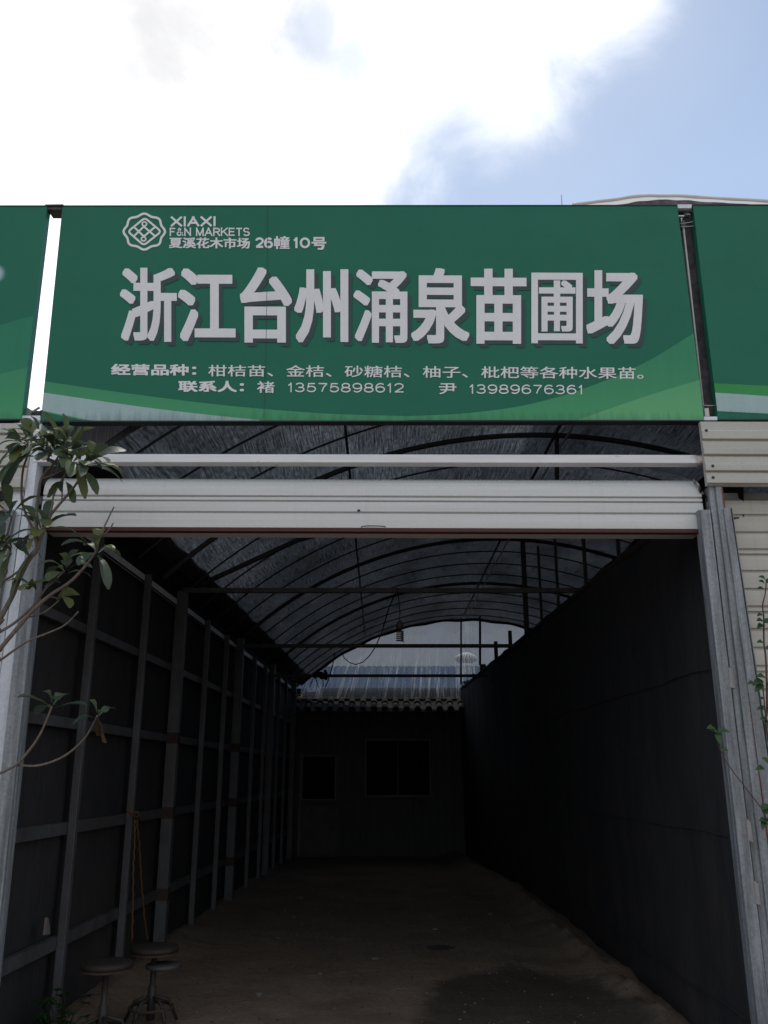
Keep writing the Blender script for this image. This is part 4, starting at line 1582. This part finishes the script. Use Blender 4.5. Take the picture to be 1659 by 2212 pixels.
m_ = MB()
q = []
for x, y in ((852, 350), (815, 430), (780, 550), (750, 620), (720, 665), (690, 694), (655, 706), (625, 697), (600, 675), (580, 640)):
    q.append(at(*r5(x, y), 8.44 + (852 - x) * 0.012))
m_.tube(q, 0.006, 'cable_black', 6)
tag(m_.build('electric_wire', smooth=True), 'black wire sagging in a loop left of the hanging bulb', 'wire')
m_ = MB()
q = [at(*r5(x, y), 13.5) for x, y in ((556, 648), (545, 700), (530, 760), (508, 815))]
m_.tube(q, 0.008, 'cable_black', 6)
tag(m_.build('electric_wire', smooth=True), 'straight black wire slanting down from the end of the loop', 'wire')
rg = thing('cloth_rag', at(*r5(500, 756), 14.38), 'dark rag knotted round the farthest tie beam', 'rag')
m_ = MB()
for k in range(14):
    c_ = at(*r5(470 + k * 3.6 + random.uniform(-3, 3), 752 + random.uniform(-8, 12)), 14.37)
    m_.bar(c_, c_ + Vector((random.uniform(-.08, .08), random.uniform(-.03, .03), random.uniform(-.07, .05))), 0.04, 0.05, 'black_sheet')
m_.build('knot', rg)
m_ = MB()
for pts in (((455, 760), (445, 785), (432, 815)), ((458, 760), (470, 800), (476, 815)), ((497, 765), (497, 815))):
    m_.tube([at(*r5(*q_), 14.37) for q_ in pts], 0.007, 'cable_black', 5)
m_.build('loose_string', rg)
m_ = MB()
prev = at(*r5(302, 735), 16.5)
for k in range(9):
    nxt = at(*r5(302 + 7 * k + random.uniform(-10, 10), 740 + 6 * k + random.uniform(-16, 16)), 16.5)
    m_.bar(prev, nxt, 0.05, 0.035, random.choice(('scrap', 'steel_dark', 'steel_dark')))
    prev = nxt
tag(m_.build('film_scrap'), 'crumpled torn film at the far left foot of the arch', 'scrap')
m_ = MB()
c_ = at(*r5(1200, 790), 17.2)
for k in range(5):
    d = Vector((-0.12 + 0.07 * k, 0.02 * k, 0.02 * math.sin(k * 2)))
    m_.bar(c_ + d, c_ + d + Vector((0.11, 0.02, -0.03 + 0.025 * (k % 3))), 0.10, 0.035, 'scrap')
m_.tube([c_ + Vector((-.13, -.05, -.02)), c_ + Vector((-.17, -.06, -.3)), c_ + Vector((-.15, -.06, -.55))], 0.007, 'scrap', 5)
tag(m_.build('net_bundle'), 'pale knotted end of net at the far top of the right partition', 'bundle')


# ================================================================== stools, rope, small things on the floor
def stool(root, cx, cy, seat_r, legs):
    m = MB()
    m.lathe((cx, cy, 0), [(seat_r * 0.90, 0.415), (seat_r, 0.420), (seat_r * 1.01, 0.437), (seat_r * 0.97, 0.449), (seat_r * 0.6, 0.453), (0.01, 0.454)], 'wood_seat', 36)
    s_ = m.build('seat', root, smooth=True)
    m = MB()
    m.lathe((cx, cy, 0), [(seat_r * 0.985, 0.405), (seat_r * 0.985, 0.417)], 'dirty_rust', 36)
    m.build('seat_rim', s_)
    m = MB()
    m.lathe((cx, cy, 0), [(0.026, 0.03), (0.026, 0.22), (0.018, 0.225), (0.018, 0.39), (0.06, 0.40), (0.06, 0.405)], 'old_metal', 16)
    m.build('column', root, smooth=True)
    for k in range(legs):
        a = k * 2 * math.pi / legs + 0.5
        m = MB()
        m.tube([(cx + 0.02 * math.cos(a), cy + 0.02 * math.sin(a), 0.16), (cx + 0.11 * math.cos(a), cy + 0.11 * math.sin(a), 0.13), (cx + 0.17 * math.cos(a), cy + 0.17 * math.sin(a), 0.012)], 0.011, 'old_metal', 8)
        m.build('leg', root, smooth=True)
    m = MB()
    m.tube([(cx + 0.135 * math.cos(k * math.pi / 16), cy + 0.135 * math.sin(k * math.pi / 16), 0.10) for k in range(33)], 0.009, 'dirty_rust', 6)
    m.build('foot_ring', root, smooth=True)


s1 = thing('stool', (-1.62, 5.71, 0), 'round rusty stool standing nearest the left post and low weed', 'stool')
stool(s1, -1.62, 5.71, 0.15, 4)
s2 = thing('stool', (-1.46, 6.20, 0), 'round rusty stool behind the other with the rope ends hanging over it', 'stool')
stool(s2, -1.46, 6.20, 0.15, 5)
m_ = MB()
m_.lathe((-1.40, 6.18, 0), [(0.10, 0.325), (0.105, 0.33), (0.105, 0.345), (0.10, 0.35)], 'steel_dark', 28)
m_.build('under_plate', s2, smooth=True)


def r6(x, y):
    return x * .4085, 1423.2 + y * .4085


def onleft(px, py, off):
    """point on the plane of the left wall, off metres into the stall"""
    r = ray(px, py)
    k = 0.0248
    t = (-2.05 + off - 5 * k) / (r.x - k * r.y)
    return Vector((r.x * t, r.y * t, CAM_H + r.z * t))


rp = thing('rope', onleft(*r6(710, 860), 0.06), 'frayed orange brown rope tied round a left wall post with two hanging ends', 'rope')
m_ = MB()
pc = onleft(*r6(700, 830), 0.0)
for k in range(3):
    z = pc.z + 0.02 - 0.022 * k
    m_.tube([(pc.x + 0.043 * math.cos(t * math.pi / 8), pc.y + 0.043 * math.sin(t * math.pi / 8), z + 0.01 * math.sin(t * 0.6 + k)) for t in range(17)], 0.008, 'rope', 6)
m_.tube([onleft(*r6(672, 795), 0.06), onleft(*r6(700, 825), 0.06), onleft(*r6(740, 855), 0.05)], 0.010, 'rope', 6)
m_.build('knot', rp, smooth=True)
for pts in (((712, 850), (712, 960), (704, 1120), (703, 1300), (697, 1490)), ((722, 850), (738, 1000), (748, 1200), (765, 1380), (780, 1490))):
    m_ = MB()
    q = []
    P_ = [onleft(*r6(*a), 0.06) for a in pts]
    for i in range(len(P_) - 1):
        for k in range(8):
            t = k / 8
            v_ = P_[i].lerp(P_[i + 1], t)
            q.append(v_ + Vector((0.004 * math.sin((i * 8 + k) * 2.1), 0.004 * math.cos((i * 8 + k) * 2.1), 0)))
    q.append(P_[-1])
    m_.tube(q, 0.0075, 'rope', 6)
    m_.build('strand', rp, smooth=True)
m_ = MB()
ps = [onleft(98 + a, 2004 + b_, 0.0) for a, b_ in ((-5, 16), (6, 14), (5, 0), (2, -20), (-1, -22), (-3, -5))]
m_.add(ps + [p_ + Vector((0.012, 0.004, 0)) for p_ in ps], [(0, 1, 2, 3, 4, 5), (11, 10, 9, 8, 7, 6)] + [(k, (k + 1) % 6, 6 + (k + 1) % 6, 6 + k) for k in range(6)], 'pebble')
tag(m_.build('paper_scrap'), 'small pale scrap stuck to the left net above the lowest rail', 'scrap')
for i, (px, py) in enumerate(((880, 1923), (700, 1905), (650, 1940), (810, 2072), (560, 2150), (600, 2030), (1060, 1975), (690, 2108), (430, 2125), (940, 2010))):
    r = ray(px, py)
    t = -CAM_H / r.z
    c_ = Vector((r.x * t, r.y * t, 0))
    z = ground_h(c_.x, c_.y)
    m_ = MB()
    s_ = random.uniform(0.014, 0.028)
    ico = bmesh.new()
    bmesh.ops.create_icosphere(ico, subdivisions=2, radius=s_)
    ico.verts.index_update()
    vs = [Vector((v.co.x * 1.3, v.co.y, v.co.z * 0.6)) * (1 + 0.3 * mn.noise(v.co * 40 + Vector((i, 0, 0)))) + Vector((c_.x, c_.y, z + 0.006)) for v in ico.verts]
    fs = [tuple(v.index for v in f.verts) for f in ico.faces]
    ico.free()
    m_.add(vs, fs, 'pebble')
    tag(m_.build('stone'), 'small stone lying on the dim dirt floor', 'stone', 'stones scattered on the dirt floor')


rg_ = random.Random(3)
m_ = MB()
for k in range(1500):
    y = 5.6 + 9.5 * rg_.random() ** 1.6
    x = rg_.uniform(-1.95, 1.8)
    r = 0.003 + 0.011 * rg_.random() ** 3
    z = ground_h(x, y)
    c_ = Vector((x, y, z + r * 0.3))
    a0 = rg_.uniform(0, 6.28)
    vs = [c_ + Vector((r * math.cos(a0 + q * 1.2566) * rg_.uniform(.7, 1.3), r * math.sin(a0 + q * 1.2566) * rg_.uniform(.7, 1.3), 0)) for q in range(5)] + [c_ + Vector((0, 0, r * 0.7)), c_ - Vector((0, 0, r * 0.7))]
    m_.add(vs, [(q, (q + 1) % 5, 5) for q in range(5)] + [((q + 1) % 5, q, 6) for q in range(5)], 'pebble' if k % 3 else 'tile')
gv = m_.build('gravel')
tag(gv, 'fine grit and gravel strewn over the dirt floor', 'gravel')
gv['kind'] = 'stuff'


# ================================================================== plants
def lerp_tab(t):
    tab = ((0, .10), (.12, .20), (.3, .52), (.5, .84), (.68, 1.0), (.82, .98), (.92, .74), (1, .22))
    for (a, p_), (b_, q) in zip(tab, tab[1:]):
        if t <= b_:
            return p_ + (q - p_) * (t - a) / (b_ - a)
    return tab[-1][1]


def leaf(mb, base, d, up, ln, wd, droop, mat, ns=9, shape=0):
    d = d.normalized()
    side = d.cross(up)
    if side.length < 1e-3:
        side = Vector((1, 0, 0))
    side.normalize()
    nrm = side.cross(d).normalized()
    vs = []
    curl = random.uniform(0.15, 0.4)
    for k in range(ns + 1):
        t = k / ns
        if shape == 0:
            w = wd * lerp_tab(t)
        else:
            w = wd * (math.sin(math.pi * t ** 0.6)) ** 0.8 if 0 < t < 1 else 0.002
        c_ = base + d * ln * t * (1 - 0.12 * droop * t) + nrm * (0.10 * ln * math.sin(math.pi * t * 0.7)) - Vector((0, 0, 1)) * droop * ln * t * t
        rip = 0.05 * w * math.sin(k * 2.4)
        vs += [c_ - side * w + nrm * (w * curl + rip), c_, c_ + side * w + nrm * (w * curl - rip)]
    fs = []
    for k in range(ns):
        o = k * 3
        fs += [(o, o + 1, o + 4, o + 3), (o + 1, o + 2, o + 5, o + 4)]
    mb.add(vs, fs, mat)


def rosette(mb, c, axis, n, ln, wd, mats, spread=(0.3, 1.3), droop=(0.1, 0.6)):
    ln, wd, n = ln * 1.22, wd * 1.3, max(2, int(n * 0.86 + 0.5))
    axis = axis.normalized()
    a = axis.cross(Vector((0.3, 0.9, 0.2))).normalized()
    b_ = axis.cross(a)
    for k in range(n):
        th = k * 2.39996 + random.uniform(-.3, .3)
        el = spread[0] + (spread[1] - spread[0]) * (k + 0.5) / n
        d = axis * math.cos(el) + (a * math.cos(th) + b_ * math.sin(th)) * math.sin(el)
        l_ = ln * random.uniform(0.7, 1.12)
        leaf(mb, c + d * 0.01 - axis * 0.03 * (k / n), d, axis + Vector((0, 0, 0.2)), l_, wd * random.uniform(0.8, 1.15), random.uniform(*droop), random.choice(mats))


def c8(x, y):
    return x * .2451, 894.6 + y * .2451


YT = 4.45
tr = thing('leafy_tree', (-2.35, YT, 0), 'straggly tree with rosettes of long leaves before the left column', 'tree')
branches = [
    # picture points (crop), depth at both ends, radius at both ends
    ([(-40, 1870), (0, 1800), (110, 1600), (180, 1430), (260, 1280), (330, 1190), (375, 1005)], 4.45, 4.40, 0.017, 0.008),
    ([(-60, 2130), (0, 2070), (150, 1890), (300, 1720), (450, 1590), (560, 1520), (650, 1450), (760, 1330), (850, 1205)], 4.45, 4.30, 0.014, 0.006),
    ([(-60, 2200), (0, 2170), (230, 2010), (420, 1930), (570, 1860), (690, 1740)], 4.5, 4.35, 0.008, 0.0035),
    ([(-60, 1950), (0, 1920), (140, 1830), (300, 1680), (400, 1540), (480, 1470), (570, 1375)], 4.42, 4.45, 0.009, 0.005),
    ([(-40, 1480), (0, 1482), (70, 1450), (180, 1370), (250, 1290)], 4.5, 4.42, 0.008, 0.005),
    ([(330, 1190), (300, 1040), (260, 950), (200, 800), (190, 650), (205, 480), (240, 370), (245, 240)], 4.42, 4.52, 0.008, 0.005),
    ([(330, 1190), (320, 960), (330, 760), (370, 560), (480, 430), (560, 290)], 4.42, 4.42, 0.010, 0.005),
    ([(340, 1150), (430, 920), (520, 800), (640, 660), (720, 540), (770, 440)], 4.42, 4.36, 0.009, 0.005),
    ([(430, 920), (455, 830), (480, 700), (580, 520), (600, 470)], 4.40, 4.36, 0.006, 0.004),
    ([(545, 770), (550, 640), (560, 560)], 4.40, 4.40, 0.004, 0.003),
    ([(370, 570), (480, 530), (590, 480), (700, 440)], 4.42, 4.38, 0.005, 0.0035),
    ([(850, 1205), (885, 1070), (930, 970), (1005, 815)], 4.30, 4.28, 0.005, 0.0035),
    ([(870, 1100), (960, 1020), (1000, 958)], 4.30, 4.28, 0.004, 0.003),
    ([(-30, 1560), (0, 1400), (30, 1200), (80, 1000), (105, 890)], 4.52, 4.45, 0.009, 0.005),
    ([(-10, 1480), (60, 1340), (95, 1200)], 4.52, 4.48, 0.006, 0.004),
    ([(300, 1720), (420, 1620), (500, 1620)], 4.42, 4.40, 0.004, 0.003),
    ([(260, 1790), (400, 1740), (520, 1640)], 4.42, 4.40, 0.004, 0.003),
]
mbr = MB()
lower = [([(-60, 630), (0, 605), (85, 560), (150, 490), (200, 420), (240, 340), (275, 250)], 4.45, 4.35, 0.0085, 0.005),
         ([(85, 560), (200, 565), (330, 520), (430, 440), (480, 370), (515, 300)], 4.43, 4.33, 0.006, 0.0045)]


def catmull(P_, n=5):
    out = []
    for i in range(len(P_) - 1):
        p0, p1, p2, p3 = P_[max(i - 1, 0)], P_[i], P_[i + 1], P_[min(i + 2, len(P_) - 1)]
        for k in range(n):
            t = k / n
            out.append(0.5 * ((2 * p1) + (p2 - p0) * t + (2 * p0 - 5 * p1 + 4 * p2 - p3) * t * t + (3 * p1 - p0 - 3 * p2 + p3) * t ** 3))
    out.append(P_[-1])
    return out


ends = []
for cv, lst in ((c8, branches), (r6, lower)):
    for pts, ya, yb, ra, rb_ in lst:
        n = len(pts)
        P_ = [at(*cv(*q), ya + (yb - ya) * k / (n - 1)) for k, q in enumerate(pts)]
        if pts[0][0] < -5:          # carry the limb on, outside the picture, down to the stem
            P_ = [Vector((-2.36, YT, max(0.3, P_[0].z - 0.75))), Vector((-2.30, YT, P_[0].z - 0.35))] + P_
        C_ = catmull(P_)
        rr = [ra + (rb_ - ra) * k / (len(C_) - 1) + 0.0008 * mn.noise(Vector((k * 0.8, ra * 900, 1))) for k in range(len(C_))]
        mbr.tube(C_, rr, 'bark', 7)
        ends.append((P_[-1], (P_[-1] - P_[-2]).normalized()))
mbr.tube(catmull([Vector((-2.34, YT, -0.02)), Vector((-2.37, YT + .02, 0.5)), Vector((-2.35, YT, 1.1)), Vector((-2.36, YT, 1.7)), Vector((-2.35, YT, 2.2))]), [0.04, 0.038, 0.037, 0.036, 0.035, 0.034, 0.033, 0.032, 0.031, 0.03, 0.03, 0.029, 0.029, 0.028, 0.028, 0.027, 0.027, 0.026, 0.025, 0.024, 0.022], 'bark', 10)
mbr.build('trunk', tr, smooth=True)
fl = MB()
LM = ['leaf_tree', 'leaf_tree', 'leaf_olive', 'leaf_dark', 'leaf_dark']
UP = Vector((0, 0, 1))


def ros(cx, cy, Y, n, ln, ax, sp=(0.3, 1.35), dr=(0.1, 0.55), cv=c8, wd=0.024):
    rosette(fl, at(*cv(cx, cy), Y), Vector(ax), n, ln, wd, LM, sp, dr)


ros(470, 300, 4.36, 9, 0.16, (-0.1, -0.5, 0.7), (0.4, 1.6), (0.2, 0.7))
ros(640, 420, 4.34, 7, 0.15, (0.3, -0.5, 0.2), (0.4, 1.6), (0.3, 0.8))
ros(380, 300, 4.40, 7, 0.15, (-0.2, -0.5, 0.4), (0.4, 1.6), (0.2, 0.8))
ros(180, 250, 4.46, 6, 0.16, (-0.5, -0.4, 0.3), (0.4, 1.5), (0.3, 0.9))
ros(560, 280, 4.42, 11, 0.185, (0.1, -0.3, 1.0), (0.15, 1.5), (0.05, 0.45))
ros(620, 330, 4.40, 8, 0.19, (0.5, -0.3, 0.6), (0.4, 1.4), (0.2, 0.6))
ros(770, 430, 4.36, 10, 0.18, (0.5, -0.3, 0.5), (0.3, 1.5), (0.2, 0.8))
ros(700, 450, 4.38, 6, 0.15, (0.2, -0.3, 0.3), (0.4, 1.5), (0.3, 0.9))
ros(240, 360, 4.52, 9, 0.185, (-0.2, -0.3, 0.8), (0.6, 1.8), (0.3, 1.0))
ros(245, 235, 4.52, 8, 0.17, (0.0, -0.4, 0.9), (0.5, 1.5), (0.1, 0.5))
ros(350, 210, 4.50, 6, 0.16, (0.2, -0.3, 0.9), (0.5, 1.5), (0.1, 0.6))
ros(420, 390, 4.46, 7, 0.16, (0.0, -0.4, 0.5), (0.5, 1.6), (0.3, 0.8))
ros(560, 600, 4.40, 4, 0.10, (0.0, -0.4, -0.3), (0.4, 1.2), (0.4, 0.9), c8, 0.02)
ros(375, 1000, 4.40, 11, 0.20, (0.15, -0.45, 0.7), (0.3, 1.55), (0.15, 0.75))
ros(330, 1120, 4.42, 5, 0.17, (-0.3, -0.3, 0.2), (0.5, 1.6), (0.3, 0.9))
ros(850, 1195, 4.30, 12, 0.165, (0.0, -0.35, 0.5), (0.3, 1.9), (0.1, 0.7))
ros(575, 1365, 4.45, 9, 0.165, (0.05, -0.4, 0.7), (0.2, 1.6), (0.2, 0.8))
ros(510, 1480, 4.44, 4, 0.13, (-0.4, -0.3, 0.2), (0.4, 1.2), (0.3, 0.7))
ros(90, 870, 4.45, 9, 0.15, (-0.1, -0.3, 0.9), (0.3, 1.6), (0.1, 0.8))
ros(100, 1190, 4.48, 10, 0.18, (-0.1, -0.4, 0.2), (0.4, 1.8), (0.3, 1.0))
ros(30, 1100, 4.50, 6, 0.15, (-0.2, -0.4, 0.4), (0.4, 1.7), (0.2, 0.8))
ros(505, 1625, 4.40, 3, 0.145, (0.5, -0.3, 0.5), (0.3, 1.0), (0.3, 0.6))
ros(300, 1530, 4.42, 3, 0.14, (-0.4, -0.3, 0.5), (0.3, 1.1), (0.4, 0.8))
ros(278, 240, 4.35, 7, 0.155, (0.1, -0.3, 0.9), (0.4, 1.7), (0.1, 0.8), r6)
ros(517, 295, 4.33, 5, 0.115, (0.1, -0.3, 0.9), (0.4, 1.4), (0.1, 0.6), r6, 0.022)
LM = ['leaf_dry']
ros(518, 305, 4.33, 2, 0.09, (0.45, -0.3, -0.9), (0.1, 0.45), (0.1, 0.3), r6, 0.026)
fl.build('foliage', tr, smooth=True)

# shrub shoots at the right edge
def c9(x, y):
    return 1524.9 + x * .2606, 1219.9 + y * .2606


vn = thing('climbing_plant', (2.25, 4.70, 0), 'thin stemmed leafy shrub growing before the right hand shutter', 'plant')
m_ = MB()
base = Vector((2.25, 4.72, -0.02))
stems = [([(530, 1500), (508, 1200), (505, 1000), (495, 760), (480, 640), (480, 450), (470, 340), (490, 250), (500, 150)], 4.72, 0.0075, 0.003),
         ([(510, 1300), (495, 1250), (480, 1100), (470, 965)], 4.70, 0.005, 0.003),
         ([(560, 2190), (510, 2130), (460, 2020), (330, 1850), (200, 1680), (120, 1540), (90, 1440)], 4.60, 0.0045, 0.0022)]
for pts, Y, ra, rb_ in stems:
    P_ = [at(*c9(*q), Y) for q in pts]
    if pts[0][1] > 1400:
        P_ = [base, base.lerp(P_[0], 0.5) + Vector((0.03, 0, 0))] + P_
    C_ = catmull(P_, 4)
    m_.tube(C_, [ra + (rb_ - ra) * k / (len(C_) - 1) for k in range(len(C_))], 'vine_bark', 6)
m_.build('stem', vn, smooth=True)
fl = MB()
for (x, y, dx, dy, ln) in ((490, 160, -1, 0.35, 0.05), (495, 130, -0.9, 0.4, 0.055), (480, 200, -1, 0.0, 0.045), (495, 150, 0.8, 0.3, 0.05), (470, 415, -1, -0.2, 0.045), (480, 470, -1, 0.05, 0.06), (478, 500, -1, -0.4, 0.055),
                           (480, 480, 1, 0.2, 0.06), (478, 650, -1, 0.1, 0.05), (490, 930, -1, 0.05, 0.06), (470, 960, -1, -0.35, 0.065), (400, 980, -1, -0.1, 0.045), (470, 990, -0.8, -0.6, 0.06), (480, 1110, -1, 0.0, 0.03),
                           (490, 1190, -0.6, 0.3, 0.03), (480, 1195, -1, 0.0, 0.045), (505, 1280, -1, 0.05, 0.05), (495, 1290, 0.2, -1, 0.04), (505, 1180, 1, 0.2, 0.05), (500, 1000, 1, 0.3, 0.05), (500, 700, 1, 0.4, 0.045),
                           (95, 1385, -1, 0.3, 0.06), (70, 1360, -1, 0.1, 0.055), (95, 1375, 0.9, -0.05, 0.055), (90, 1385, 0.1, -1, 0.058), (180, 1535, -1, 0.0, 0.04), (480, 1685, -1, -0.1, 0.05), (520, 1640, -0.6, 0.4, 0.05),
                           (460, 2025, 0.9, 0.5, 0.05), (465, 2050, 1, 0.2, 0.06), (500, 2120, -1, 0.1, 0.05), (490, 2130, -0.6, -0.6, 0.05)):
    Y = 4.60 if (x < 260 or y > 1500) else 4.71
    b_ = at(*c9(x, y), Y)
    leaf(fl, b_, Vector((dx, -0.35 + random.uniform(-.2, .2), dy)), Vector((0.1 * dx, -0.7, 0.6)), ln * 1.05, ln * 0.34, 0.15, 'leaf_vine', 6, 1)
fl.build('foliage', vn, smooth=True)

# weed at the foot of the first left post
wd = thing('weed', (-1.85, 5.72, 0), 'low clump of small green leaves at lower left by the stool', 'weed')
fl = MB()
st = MB()
wc = Vector((-1.86, 5.66, 0.02))
for k in range(34):
    a = random.uniform(0, 2 * math.pi)
    r = random.uniform(0.02, 0.17)
    tip = wc + Vector((r * math.cos(a), r * math.sin(a), random.uniform(0.10, 0.30) - r * 0.3))
    st.tube([wc + Vector((0.2 * r * math.cos(a), 0.2 * r * math.sin(a), 0)), wc.lerp(tip, 0.6) + Vector((0, 0, 0.03)), tip], [0.003, 0.002, 0.001], 'leaf_weed', 5)
    for j in range(5):
        d = Vector((math.cos(a + j * 1.26), math.sin(a + j * 1.26), random.uniform(-0.1, 0.6)))
        leaf(fl, tip, d, UP, random.uniform(0.035, 0.065), random.uniform(0.010, 0.018), 0.3, 'leaf_weed', 4, 1)
for k in range(3):
    leaf(fl, wc + Vector((0.16, -0.02, 0.10)), Vector((0.8, -0.3 + 0.3 * k, 0.3)), UP, 0.11, 0.026, 0.4, 'leaf_weed', 6, 1)
st.build('stem', wd, smooth=True)
fl.build('foliage', wd, smooth=True)
